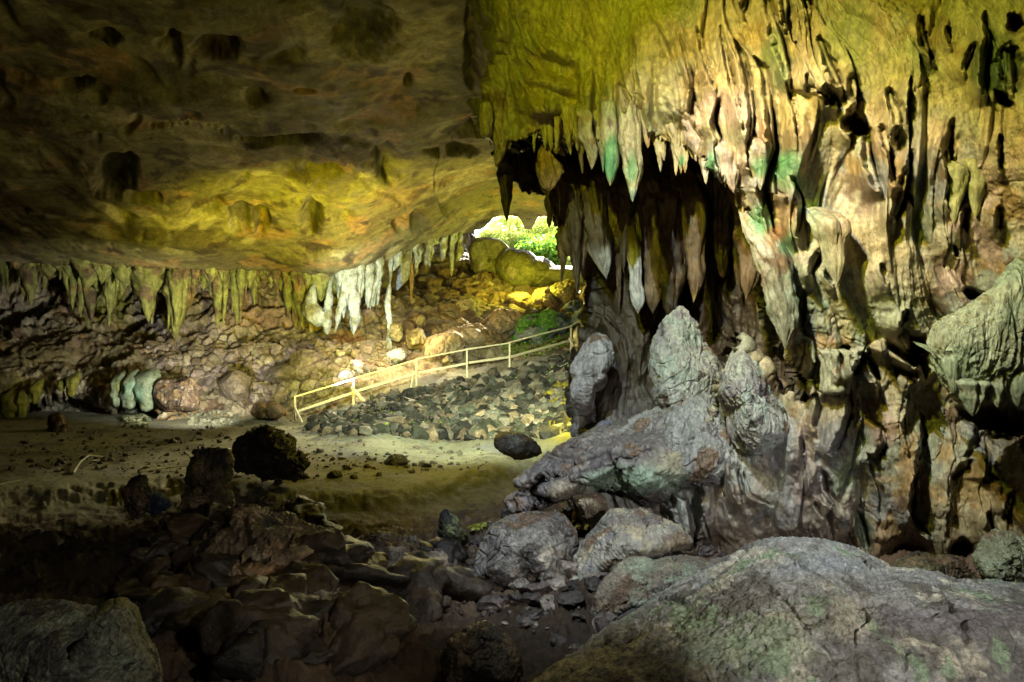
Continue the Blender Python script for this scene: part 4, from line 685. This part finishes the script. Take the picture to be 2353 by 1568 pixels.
for i, (u, v, r, lab) in enumerate([(2192, 515, 17, 'yellow-green tooth left of three at the right edge of the wall'), (2240, 500, 18, 'yellow-green tooth in the middle of three at the right edge of the wall'), (2310, 510, 24, 'yellow-green tooth right of three at the right edge of the wall')]):
    stal(lab, [(u-6, v-190), (u+2, v-90), (u, v)], [r*1.5, r*1.2, 3], 9.1, colset((.46, .44, .2), [((.3, .3, .08), .3, 1)]), 50+i)

# far fringe: pale bright ones by the thin column, then the dim row along the lip
bright_c = colset((.50, .54, .52), [((.32, .30, .15), .4, 1)], s=1); lime_c = colset((.36, .37, .12), [(OCHRE, .25, .6), (BROWN, .25, .8)], s=1, seed=6)
kf = dict(seg=20, step=.07, back=.6)
stal('thin pale column standing alone on the far slope', [(893, 640), (890, 700), (897, 745), (893, 790), (897, 815)], [5, 7, 5, 6, 9], 36.2, bright_c, 60, name='flowstone_column', cat='column', mat=M_far, **kf)
for (lab, pa, ra) in [
    ('broad white drapery left of the thin column, brightest of the far fringe', [(812, 615), (808, 670), (816, 730), (812, 772)], [15, 12, 9, 3]),
    ('white drapery strand on the left side of the brightest one', [(788, 620), (790, 670), (780, 720), (770, 765)], [9, 7, 6, 2]),
    ('cream drapery strand between the brightest one and the thin column', [(846, 605), (848, 660), (846, 710)], [10, 8, 2]),
    ('blue-white leaning drapery shaped like a flame', [(719, 660), (712, 700), (726, 735), (730, 752)], [5, 13, 20, 5]),
    ('yellow-white strand right of the flame-shaped drapery', [(757, 655), (755, 700), (748, 740), (752, 770)], [5, 7, 10, 6]),
    ('brown thin stalactite straight above the slope right of the thin column', [(944, 600), (946, 650), (944, 695)], [4, 4, 2]),
    ('pale green wavy drapery closest right of the thin column', [(935, 598), (925, 640), (912, 668)], [8, 10, 3]),
    ('small blue-white stalactite second from the thin column', [(958, 585), (952, 625), (948, 640)], [7, 7, 2]),
    ('wavy white stalactite halfway between thin column and mouth', [(988, 570), (982, 600), (978, 612)], [7, 6, 2]),
    ('short pale green stalactite third before the cave mouth', [(1018, 560), (1018, 590), (1016, 600)], [6, 5, 2]),
    ('long threadlike pale stalactite second before the cave mouth', [(1036, 552), (1038, 600), (1037, 636)], [5, 4, 1.5]),
    ('white curled stalactite nearest the cave mouth', [(1056, 548), (1058, 580), (1048, 602)], [5, 7, 2])]:
    pa = [(pa[0][0]+6, pa[0][1]-40)]+pa; ra = [ra[0]*1.3]+ra
    D = float(CE(np.array([pa[0][0]*1.]), np.array([np.interp(pa[0][0], [a for a, b in LIP], [b for a, b in LIP])]))[0])+.1
    stal(lab, pa, ra, D, bright_c if 'brown' not in lab else colset(OCHRE, [(BROWN, .3, 1)]), len(lab), mat=M_far, lump=.4, rib=.4, **kf)
rs = random.Random(13)
for i in range(26):
    u = rs.uniform(770, 872) if i < 15 else rs.uniform(900, 1070); lip = np.interp(u, [a for a, b in LIP], [b for a, b in LIP]); ln = rs.uniform(25, 120) if i < 15 else rs.uniform(15, 60); r = rs.uniform(3, 7)
    stal('one of the thin pale strands hanging along the lip beside the thin column', [(u, lip-40), (u+rs.uniform(-6, 6), lip+ln*.5), (u+rs.uniform(-8, 8), lip+ln)], [r*2, r, 1.2], float(CE(np.array([u]), np.array([lip]))[0])+rs.uniform(-.1, .9), bright_c, i+400, group='thin pale strands along the lit part of the lip', mat=M_far, lump=.5, rib=.5, **kf)
rs = random.Random(3)
fr = []
for i in range(112):
    u = 8+i*7.0+rs.uniform(-5, 5)
    if 775 < u < 870: continue
    lip = np.interp(u, [a for a, b in LIP], [b for a, b in LIP]); ln = rs.choice([28, 45, 60, 80, 120, 140])*rs.uniform(.8, 1.2)
    ln *= .35+1.1*abs(math.sin(u*.019+.6))
    if u > 420: ln *= .8
    if u < 150: ln *= .6
    if u < 430: ln *= .75
    D = float(CE(np.array([u]), np.array([lip]))[0])+rs.uniform(.1, 2.4); r = rs.uniform(4, 10)*(2.2 if rs.random() < .25 else 1)
    stal('one of the many dim stalactites in the row along the far lip', [(u, lip-45), (u+rs.uniform(-4, 4), lip+ln*.4), (u+rs.uniform(-6, 6), lip+ln)], [r*1.9, r, 1.2], D, lime_c, i+100, group='dim stalactites in a row along the far lip', mat=M_far, lump=.4, rib=.4, **kf)
lowt = colset((.34, .40, .26), [(OLIVE, .3, .6), (MINT, .35, .5)], s=1)
for i, (u, v0, v1, r, lab) in enumerate([(80, 885, 930, 9, 'yellow-green drip at the left end of the low overhang'), (163, 870, 912, 10, 'yellow drip second from the left under the low overhang'), (140, 880, 900, 7, 'tiny drip between two yellow ones under the low overhang'), (268, 868, 936, 12, 'long pale green finger hanging under the low overhang'),
                                      (298, 865, 942, 17, 'broad grey-green curtain right of the long green finger'), (335, 862, 947, 23, 'mint-green curtain end touching the brown pitted boulder'), (20, 900, 990, 14, 'yellow drapery low at the left picture edge'), (50, 895, 965, 10, 'smaller yellow drapery low near the left picture edge')]):
    stal(lab, [(u, v0-15), (u+2, (v0+v1)/2), (u, v1)], [r*1.2, r, r*.45], 31.6, lowt if u > 200 else colset((.42, .40, .06), [(OLIVE, .3, .6)], s=1), 200+i, mat=M_far, lump=.35, rib=.35, **kf)

print('T', round(time.time()-T0,1))
# ---------------------------------------------------------------- handrail
def bar(a, b, w, h):
    a, b = Vector(a), Vector(b); d = (b-a).normalized(); s = d.cross(Vector((0, 0, 1)))
    s = Vector((1, 0, 0)) if s.length < .2 else s.normalized(); t = s.cross(d).normalized(); co = []
    for q in (a, b):
        for (i, j) in ((-1, -1), (1, -1), (1, 1), (-1, 1)): co.append(q+s*i*w/2+t*j*h/2)
    fa = [(0, 1, 2, 3), (7, 6, 5, 4), (0, 4, 5, 1), (1, 5, 6, 2), (2, 6, 7, 3), (3, 7, 4, 0)]
    return np.array([tuple(c) for c in co]), np.array(fa)
HR = bpy.data.objects.new('handrail', None); COL.objects.link(HR)
tag(HR, 'pale wooden two-bar handrail climbing the slope beside the path', 'handrail')
PD = [(678, 913.5, 977, 29), (812, 872, 936, 29.8), (957, 827, 892, 30.3), (1073, 804, 874, 30.5), (1171, 789, 848, 31.4), (1312, 751, 809, 34.8), (1385, 712, 770, 37.5)]
HR.location = P(678, 977, 29)
def hpart(name, a, b, w, h):
    co, fa = bar(a, b, w, h); ob = build(name, co-np.array(HR.location), fa, M_wood, None, HR, smooth=False)
    bv = ob.modifiers.new('bevel', 'BEVEL'); bv.width = .008; bv.segments = 2
    return ob
for i, (u, v0, v1, D) in enumerate(PD): hpart('post', P(u, v0, D), P(u, v1+6, D), .07, .07)
for i in range(len(PD)-1):
    (u, v0, v1, D), (u2, w0, w1, D2) = PD[i], PD[i+1]
    j = .4*(i % 2)
    hpart('top_rail', P(u-3, v0-1+j, D-.07), P(u2+2, w0-1+j, D2-.07), .06, .055)
    m0 = [946, 900, 857, 834, 820, 783, 742][i]; m1 = [903, 858, 836, 821, 783, 742][i]
    hpart('middle_rail', P(u+4, m0, D-.09), P(u2-2, m1, D2-.09), .04, .09)
for (a, b, D) in [((676, 934), (694, 972), 28.8), ((808, 890), (849, 937), 29.4), ((950, 860), (943, 906), 30), ((1308, 778), (1321, 803), 34.5)]:
    hpart('brace', P(a[0], a[1], D-.08), P(b[0], b[1], D-.5), .06, .09)

print('T', round(time.time()-T0,1))
# ---------------------------------------------------------------- loose stones
def stones(name, pts, sizes, mat, colf, squash=(.6, 1), lvl=2, nvar=10, seed=1):
    rs = np.random.RandomState(seed); b, f = ico(lvl); var = []
    for k in range(nvar):
        d = b.copy()
        for j in range(7):
            n = rs.normal(size=3); n /= np.linalg.norm(n); h = rs.uniform(.45, .8); q = d@n; m = q > h; d[m] -= (q[m]-h)[:, None]*n
        d *= (1+.22*fbm(b*1.6+k*9, 3))[:, None]; var.append(d)
    co = []; cc = []; nb = len(b)
    for i, (p, s) in enumerate(zip(pts, sizes)):
        d = var[rs.randint(nvar)]*np.array([rs.uniform(.7, 1.4), rs.uniform(.7, 1.2), rs.uniform(*squash)])*s
        a, e = rs.uniform(0, 6.28), rs.uniform(-.6, .6); ca, sa = math.cos(a), math.sin(a); ce, se = math.cos(e), math.sin(e)
        R = np.array([[ca, -sa, 0], [sa, ca, 0], [0, 0, 1]])@np.array([[1, 0, 0], [0, ce, -se], [0, se, ce]])
        co.append(d@R.T+np.array(p)); cc.append(np.tile(colf(rs, p), (nb, 1)))
    fa = (f[None]+np.arange(len(co))[:, None, None]*nb).reshape(-1, 3)
    return build(name, np.concatenate(co), fa, mat, np.concatenate(cc), smooth=lvl > 3)
def scatter(poly, n, smin, smax, seed, pw=2.2):
    rs = np.random.RandomState(seed); po = np.array(poly, float); pts = []; sz = []
    while len(pts) < n:
        u = rs.uniform(po[:, 0].min(), po[:, 0].max()); v = rs.uniform(po[:, 1].min(), po[:, 1].max())
        if polysd(np.array([u]), np.array([v]), poly)[0] < rs.uniform(-1, 1)*6: continue
        h = hit(u, v)
        if h is None: continue
        s = smin+(smax-smin)*rs.uniform()**pw
        pts.append(np.array(h[0])+np.array([0, 0, s*.25])); sz.append(s)
    return pts, sz
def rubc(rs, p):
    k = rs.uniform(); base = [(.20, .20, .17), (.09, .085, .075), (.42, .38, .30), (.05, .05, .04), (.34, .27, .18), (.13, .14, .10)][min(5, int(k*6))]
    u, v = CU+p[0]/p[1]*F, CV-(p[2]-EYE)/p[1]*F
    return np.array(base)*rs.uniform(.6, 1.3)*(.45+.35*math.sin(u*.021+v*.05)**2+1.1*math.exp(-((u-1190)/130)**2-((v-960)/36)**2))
def leafcluster(pts, size, seed, up=.5):
    rs = np.random.RandomState(seed); n = len(pts); a = rs.uniform(0, 6.283, n); e = rs.uniform(-.9, .9, n)
    d1 = np.c_[np.cos(a)*np.cos(e), np.sin(a)*np.cos(e), np.sin(e)]; d2 = np.cross(d1, rs.normal(size=(n, 3))); d2 /= np.linalg.norm(d2, axis=1)[:, None]
    s = (size*rs.uniform(.6, 1.4, n))[:, None]; nn = np.cross(d1, d2)
    co = np.stack([pts-d1*s, pts-d2*s*.45+nn*s*.1, pts+d1*s, pts+d2*s*.45+nn*s*.1], 1).reshape(-1, 3)
    return co, np.arange(4*n).reshape(-1, 4)
RUB = [(700, 985), (800, 950), (880, 920), (980, 900), (1080, 875), (1200, 850), (1330, 815), (1350, 900), (1340, 985), (1260, 1000), (1150, 1012), (1000, 1008), (880, 995), (780, 1000)]
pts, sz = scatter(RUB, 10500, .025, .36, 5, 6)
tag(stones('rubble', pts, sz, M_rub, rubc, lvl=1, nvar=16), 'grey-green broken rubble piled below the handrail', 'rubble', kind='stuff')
pts, sz = scatter([(780, 985), (900, 930), (1080, 885), (1250, 850), (1335, 830), (1300, 960), (1000, 1000)], 1500, .03, .05, 55, 1)
pt2, _ = scatter([(1140, 800), (1200, 775), (1340, 705), (1362, 760), (1300, 800), (1180, 830)], 1300, .03, .05, 56, 1)
co, fa = leafcluster(np.array(pts+pt2)+RNG.uniform(0, .2, (len(pts)+len(pt2), 3)), .065, 8); tag(build('leaf_litter', co, fa, M_leaf, smooth=False), 'small green leaves and sprouts among the rubble', 'leaf litter', kind='stuff')
pts, sz = scatter([(450, 780), (700, 790), (880, 790), (900, 840), (640, 930), (520, 900), (380, 850), (330, 790)], 1300, .06, .38, 6, 2.6)
tag(stones('rubble', pts, sz, M_rub, lambda rs, p: np.array([(.46, .38, .33), (.36, .29, .2), (.5, .44, .33)][rs.randint(3)])*rs.uniform(.6, 1.15)), 'pinkish scree spread over the far left slope', 'rubble', kind='stuff')
pts, sz = scatter([(880, 700), (1000, 650), (1090, 640), (1160, 660), (1350, 680), (1360, 760), (1180, 790), (1000, 800), (890, 790)], 900, .12, .8, 7, 2.8)
tag(stones('rubble', pts, sz, M_rub, lambda rs, p: np.array([(.34, .24, .12), (.26, .18, .09), (.42, .34, .2)][rs.randint(3)])*rs.uniform(.6, 1.15), lvl=3), 'brown blocks strewn up the slope to the mouth', 'rubble', kind='stuff')
pts, sz = scatter([(40, 1000), (500, 975), (700, 965), (760, 1010), (1100, 1015), (1130, 1080), (700, 1110), (300, 1100), (20, 1080)], 800, .02, .10, 8, 3.)
tag(stones('gravel', pts, sz, M_rub, lambda rs, p: np.array((.2, .18, .13))*rs.uniform(.5, 1.3)), 'loose gravel sprinkled over the sandy floor', 'gravel', kind='stuff')
pts, sz = scatter([(520, 1140), (740, 1150), (800, 1255), (1100, 1262), (1060, 1420), (640, 1400), (380, 1220)], 1500, .015, .12, 9, 3.)
tag(stones('gravel', pts, sz, M_rub, lambda rs, p: np.array([(.2, .15, .11), (.12, .09, .07), (.42, .36, .3)][rs.choice(3, p=[.5, .38, .12])])*rs.uniform(.5, 1.3)), 'dark gravel and chips below the sand step', 'gravel', kind='stuff')
pts, sz = scatter([(280, 960), (340, 955), (345, 985), (285, 990)], 110, .05, .16, 10, 2)
tag(stones('rubble', pts, sz, M_rub, lambda rs, p: np.array((.30, .32, .18))*rs.uniform(.5, 1.3)), 'small heap of yellow-green stones before the low overhang', 'rubble', kind='stuff')
pts, sz = scatter([(430, 950), (520, 945), (560, 975), (440, 985)], 110, .05, .16, 12, 2)
tag(stones('rubble', pts, sz, M_rub, lambda rs, p: np.array((.30, .30, .2))*rs.uniform(.5, 1.3)), 'low spread of pale stones before the brown pitted boulder', 'rubble', kind='stuff')
pts, sz = scatter([(1250, 900), (1335, 870), (1338, 980), (1270, 985)], 240, .08, .3, 13, 2)
tag(stones('rubble', pts, sz, M_rub, lambda rs, p: np.array((.40, .34, .05))*rs.uniform(.5, 1.2)), 'yellow stones heaped against the foot of the pillar', 'rubble', kind='stuff')
pts, sz = scatter([(420, 1190), (600, 1150), (740, 1170), (820, 1260), (1090, 1262), (1080, 1330), (1000, 1400), (880, 1480), (640, 1540), (420, 1480), (300, 1330)], 260, .04, .5, 19, 1.8)
tag(stones('rubble', pts, sz, M_rock, lambda rs, p: np.array([(.07, .05, .035), (.04, .033, .03), (.13, .085, .055)][rs.choice(3, p=[.45, .4, .15])])*rs.uniform(.6, 1.2), squash=(.4, .9), lvl=4), 'dark broken blocks wedged between the foreground rocks', 'rubble', kind='stuff')
pts, sz = scatter([(1080, 1180), (1330, 1170), (1560, 1240), (1700, 1270), (1600, 1400), (1330, 1500), (1080, 1400)], 300, .03, .22, 29, 2.2)
tag(stones('rubble', pts, sz, M_rock, lambda rs, p: np.array([(.15, .12, .11), (.08, .07, .065), (.3, .26, .22)][rs.choice(3, p=[.45, .35, .2])])*rs.uniform(.6, 1.2), squash=(.3, .8), lvl=3), 'broken stones packed round the boulders below the dark ledge', 'rubble', kind='stuff')
# single stones on the sand
rs = random.Random(8)
for i, (u, v, w, lab) in enumerate([(802, 1078, 22, 'dark round stone with a pale right side on the sand'), (910, 1068, 60, 'long flat dark rock lying on the sand'), (978, 1074, 28, 'small dark rock just right of the long flat one'), (396, 1018, 24, 'low brown stone in the middle of the left sand'), (345, 1020, 18, 'small brown stone left of the low brown one'),
                                   (522, 1008, 16, 'tiny pointed stone on the sand'), (735, 1040, 24, 'black stone touching the sand right of the jagged rock'), (70, 1062, 20, 'lone stone with a dark shadow at the far left sand'), (140, 1066, 24, 'knobby stone near the forked stick'), (690, 1100, 44, 'grey angular stone below the jagged rock'),
                                   (770, 1098, 38, 'flat dark stone at the edge of the step'), (640, 1112, 26, 'grey stone at the step under the jagged rock'), (1240, 1000, 40, 'pale flat stone at the foot of the rubble')]):
    h = hit(u, v); D = h[0].y; hh = w*.42
    rock('stone', lab, 'stone', [(u-w*.5, v), (u-w*.35, v-hh*.7), (u-w*.05, v-hh), (u+w*.3, v-hh*.8), (u+w*.5, v-hh*.1), (u+w*.2, v+hh*.25), (u-w*.3, v+hh*.25)], D, w/F*D*.35, 5, 70+i, .12, 1.6, colset((.15, .13, .11), [(BLACK, .25, 1.5), ((.34, .3, .24), .2, 1.5)]), .2, 5)

# sticks
def stick(lab, pts, r, seed):
    W = []
    for (u, v, lift) in pts:
        h = hit(u, v); W.append(np.array(h[0])+np.array([0, 0, lift]))
    W = np.array(W); t = np.linspace(0, 1, 24); tt = np.linspace(0, 1, len(W)); c = np.stack([np.interp(t, tt, W[:, k]) for k in range(3)], 1)
    seg = 8; a = np.linspace(0, 6.283, seg, endpoint=False); d = np.gradient(c, axis=0); d /= np.linalg.norm(d, axis=1)[:, None]
    s = np.cross(d, [0, 0, 1.]); s /= np.linalg.norm(s, axis=1)[:, None]+1e-9; n = np.cross(s, d)
    rr = r*(1-.5*t)*(1+.2*np.sin(t*23+seed))
    co = (c[:, None]+rr[:, None, None]*(np.cos(a)[None, :, None]*s[:, None]+np.sin(a)[None, :, None]*n[:, None])).reshape(-1, 3)
    i = np.arange(23)[:, None]*seg; j = np.arange(seg)[None]; j2 = (j+1) % seg
    return co, np.stack([i+j, i+j2, i+seg+j2, i+seg+j], -1).reshape(-1, 4)
def sticks(lab, parts, r):
    co = []; fa = []; n = 0
    for k, p in enumerate(parts):
        c, f = stick(lab, p, r*(1 if k == 0 else .6), k); co.append(c); fa.append(f+n); n += len(c)
    tag(build('stick', np.concatenate(co), np.concatenate(fa), M_stick), lab, 'stick')
sticks('forked pale branch lying on the sand at the left', [[(168, 1090, .03), (185, 1072, .12), (205, 1060, .15), (238, 1053, .03)], [(190, 1068, .12), (212, 1066, .08), (235, 1060, .03)]], .03)
sticks('straight pale stick at the left picture edge', [[(-20, 1122, .03), (50, 1110, .06)]], .025)
sticks('thin pale stick pointing at the dark stump', [[(322, 1090, .06), (380, 1083, .08), (432, 1077, .06)]], .025)
sticks('dark branch leaning across the top of the rubble', [[(1215, 900, .1), (1270, 865, .2), (1320, 838, .2)], [(1240, 885, .15), (1300, 845, .3)]], .05)

# leaves: a handful on the ground
def plant(name, lab, cat, centres, n, size, mat, seed, trunk=None, group=None):
    rs = np.random.RandomState(seed); pts = []
    for (c, r) in centres:
        d = rs.normal(size=(n, 3)); d /= np.linalg.norm(d, axis=1)[:, None]; pts.append(np.array(c)+d*np.array(r)*(rs.uniform(.35, 1.05, (n, 1)))*(1+.3*perlin(d*2+seed)[:, None]))
    co, fa = leafcluster(np.concatenate(pts), size, seed)
    if trunk is None: return tag(build(name, co, fa, mat, smooth=False), lab, cat, group)
    e = bpy.data.objects.new(name, None); COL.objects.link(e); e.location = trunk[0]; tag(e, lab, cat, group)
    build('foliage', co-np.array(trunk[0]), fa, mat, None, e, smooth=False)
    c, f = bar(trunk[0], trunk[1], trunk[2], trunk[2]); build('stem', c-np.array(trunk[0]), f, M_bark, None, e, smooth=False)
h = hit(1092, 1216)[0]; hp = np.array(h)
plant('sprout', 'small yellow-green leaves sprouting beside the pointed mossy stone', 'plant', [(hp+np.array([.0, -.1, .06]), (.14, .1, .05)), (hp+np.array([.25, -.1, .08]), (.2, .1, .03))], 14, .07, M_leafy, 3)
# moss clumps on the long boulder
mm = MOSSY.data; mv = np.array([v.co[:] for v in mm.vertices])+np.array(MOSSY.location); mn = np.array([v.normal[:] for v in mm.vertices])
sel = np.where((mn[:, 2] > .15) & (fbm(mv*.9+4, 3) > .18))[0]; sel = sel[RNG.permutation(len(sel))[:1500]]
co, fa = leafcluster(mv[sel]+mn[sel]*.04, .10, 5); tag(build('moss', co, fa, M_moss, smooth=False), 'bright green moss and leaves on the long boulder', 'moss', kind='stuff')

print('T', round(time.time()-T0,1))
# ---------------------------------------------------------------- outside the mouth
def outside():
    x = np.linspace(-24, 30, 150); y = np.linspace(52, 100, 150); X, Y = np.meshgrid(x, y)
    p = np.stack([X, Y, 0*X], -1).reshape(-1, 3)
    z = 7.4-.10*(p[:, 0]-3)+.0*(p[:, 1]-52)+.24*np.clip(p[:, 1]-56, 0, 100)+.7*fbm(p*.25, 4)-.8*sstep(56-p[:, 1], 0, 4)
    p[:, 2] = z
    c = stone(p, (.78, .76, .66), [((.3, .36, .14), .2, .3), ((.3, .25, .15), .25, .5)], vs=1)
    tag(build('hillside', p, gridfaces(150, 150), M_far, c), kind='structure', label='sunlit rocky hillside outside the mouth', cat='hillside')
outside()
for i, (u, v, D, r, lab, n, m) in enumerate([(1215, 520, 64, 2.6, 'tall pale-green thicket across the top of the cave mouth', 1500, M_leafy), (1150, 545, 61, 1.5, 'yellow-green thicket at the left side of the cave mouth', 800, M_leafy), (1300, 560, 60, 1.6, 'leafy shrub against the right edge of the cave mouth', 800, M_leaf), (1250, 575, 58, 1.6, 'bright green bush in the middle of the cave mouth', 900, M_leaf), (1225, 562, 60, 1.1, 'small bush just left of the bright green one in the mouth', 500, M_leaf), (1285, 590, 57, 1.0, 'low bush at the right corner of the cave mouth', 400, M_leaf),
                                    (1180, 535, 66, 2.2, 'pale sunlit bush high at the left of the cave mouth', 600, M_leafy), (1290, 530, 68, 2.4, 'yellowish tree crown high at the right of the cave mouth', 700, M_leafy), (1330, 600, 56, .7, 'tiny bush peeping over the huge olive boulder', 250, M_leafy), (1140, 560, 60, 1.0, 'scrubby pale bush above the upright slab', 300, M_leafy)]):
    c = P(u, v, D); b = c-np.array([0, 0, r*1.1])
    plant('bush', lab, 'bush', [(c, (r, r, r*.7)), (c+np.array([r*.6, 0, -r*.2]), (r*.7, r*.7, r*.5)), (c-np.array([r*.7, 0, r*.1]), (r*.6, r*.6, r*.5))], n, .16, m, 20+i, trunk=(b, c, .12))

print('T', round(time.time()-T0,1))
# ---------------------------------------------------------------- camera
cam = bpy.data.cameras.new('camera'); co = bpy.data.objects.new('camera', cam); COL.objects.link(co)
co.location = (0, 0, EYE); co.rotation_euler = (math.pi/2, 0, 0); cam.lens = F/2353*36; cam.sensor_width = 36; cam.clip_end = 1000; cam.clip_start = .05
scene.camera = co

print('T', round(time.time()-T0,1))
# ---------------------------------------------------------------- light
SUN_EL, SUN_AZ = math.radians(38), math.radians(8)     # azimuth from +Y towards +X
w = bpy.data.worlds.new('World'); scene.world = w; w.use_nodes = True; nt = w.node_tree; nt.nodes.clear()
bg = nt.nodes.new('ShaderNodeBackground'); sk = nt.nodes.new('ShaderNodeTexSky'); wo = nt.nodes.new('ShaderNodeOutputWorld')
sk.sky_type = 'NISHITA'; sk.sun_disc = False; sk.sun_elevation = SUN_EL; sk.sun_rotation = SUN_AZ
bg.inputs[1].default_value = .15; nt.links.new(sk.outputs[0], bg.inputs[0]); nt.links.new(bg.outputs[0], wo.inputs[0])
def lamp(name, kind, loc, energy, color, target=None, size=.2, spot=60, blend=.6):
    l = bpy.data.lights.new(name, kind); o = bpy.data.objects.new(name, l); COL.objects.link(o); o.location = loc; l.energy = energy; l.color = color
    if kind == 'SPOT': l.spot_size = math.radians(spot); l.spot_blend = blend; l.shadow_soft_size = size
    if kind == 'POINT': l.shadow_soft_size = size
    if target is not None: o.rotation_euler = (Vector(target)-Vector(loc)).to_track_quat('-Z', 'Y').to_euler()
    return o
s = lamp('sun', 'SUN', (5, 70, 40), 5, (1, .95, .8)); s.data.angle = math.radians(.5)
d = Vector((math.sin(SUN_AZ)*math.cos(SUN_EL), math.cos(SUN_AZ)*math.cos(SUN_EL), math.sin(SUN_EL))); s.rotation_euler = d.to_track_quat('Z', 'Y').to_euler()
KEY = (-.8, 4.2, 8.8)
def T(u, v, D): return tuple(P(u, v, D))
RL = (3.3, -.2, 3.6)
lamp('unseen_light', 'SPOT', KEY, 470, (.72, .87, 1.0), T(1700, 1050, 10.5), .03, 58, .7)
lamp('unseen_light', 'SPOT', KEY, 60, (.95, .92, .6), T(2100, 1000, 9), .03, 80, .8)
lamp('unseen_light', 'SPOT', (KEY[0]-.2, KEY[1], KEY[2]-.1), 330, (1, .62, .34), T(1740, 290, 9.8), .03, 34, 1)
lamp('unseen_light', 'SPOT', (KEY[0]-.3, KEY[1], KEY[2]-.2), 290, (1, .68, .22), T(1990, 540, 9.5), .03, 40, 1)
lamp('unseen_light', 'SPOT', RL, 230, (1, .98, .94), T(1580, 1330, 10), .05, 32, .6)
lamp('unseen_light', 'SPOT', (-2.0, 2.6, 8.4), 330, (.88, .92, .03), T(1760, 90, 10), .1, 68, 1)
lamp('unseen_light', 'SPOT', (-5.5, 23.5, 1.6), 950, (1, .88, .03), (-7.5, 32.5, 7.4), .3, 92, 1)
lamp('unseen_light', 'SPOT', T(1225, 560, 45.5), 4200, (1, .84, .48), T(960, 845, 31), .5, 20, .9)  # added spot standing in for daylight spilling through the mouth
lamp('unseen_light', 'POINT', T(900, 735, 32.4), 95, (1, .80, .45), None, .3)  # added glow in place of golden daylight on the slope
lamp('unseen_light', 'SPOT', T(780, 900, 29), 520, (.62, .86, 1), T(850, 650, 37), .2, 46, .9)  # cool spot added as skylight on the pale draperies
lamp('unseen_light', 'SPOT', T(520, 920, 26), 520, (.95, .93, .80), T(380, 800, 36), .3, 70, .9)
lamp('unseen_light', 'SPOT', (-.8, 15, 6.4), 1550, (.90, 1, .70), (-2.0, 26.5, .8), .1, 60, .9)  # front fill added to brighten sand, rubble and handrail
lamp('unseen_light', 'POINT', T(1200, 640, 43), 90, (1, .94, .08), None, .4)
lamp('unseen_light', 'POINT', T(1290, 945, 24), 8, (1, .85, .03), None, .3)
lamp('unseen_light', 'SPOT', (3.0, .4, 4.2), 95, (1, .86, .66), T(650, 1325, 9.6), .05, 16, 1)
lamp('unseen_light', 'SPOT', (2.4, -1, 4.4), 100, (.98, .95, .82), T(330, 1480, 7.6), .05, 36, .9)  # weak fill added to reach the bottom left boulder

lamp('unseen_light', 'POINT', (.8, 8, 3.6), 6, (1, .72, .22), None, .3)  # dim warm fill added so the recess is not black
lamp('unseen_light', 'POINT', (-1.5, 19, 3.2), 22, (1, .82, .08), None, .4)  # faint fill added to give the ceiling a yellow cast
vs = scene.view_settings; vs.view_transform = 'Standard'; vs.look = 'None'; vs.exposure = 3.5; vs.gamma = 1; vs.use_curve_mapping = False
scene.render.engine = 'CYCLES'
scene.cycles.max_bounces = 5; scene.cycles.diffuse_bounces = 2; scene.cycles.sample_clamp_indirect = 4
scene.cycles.use_denoising = True
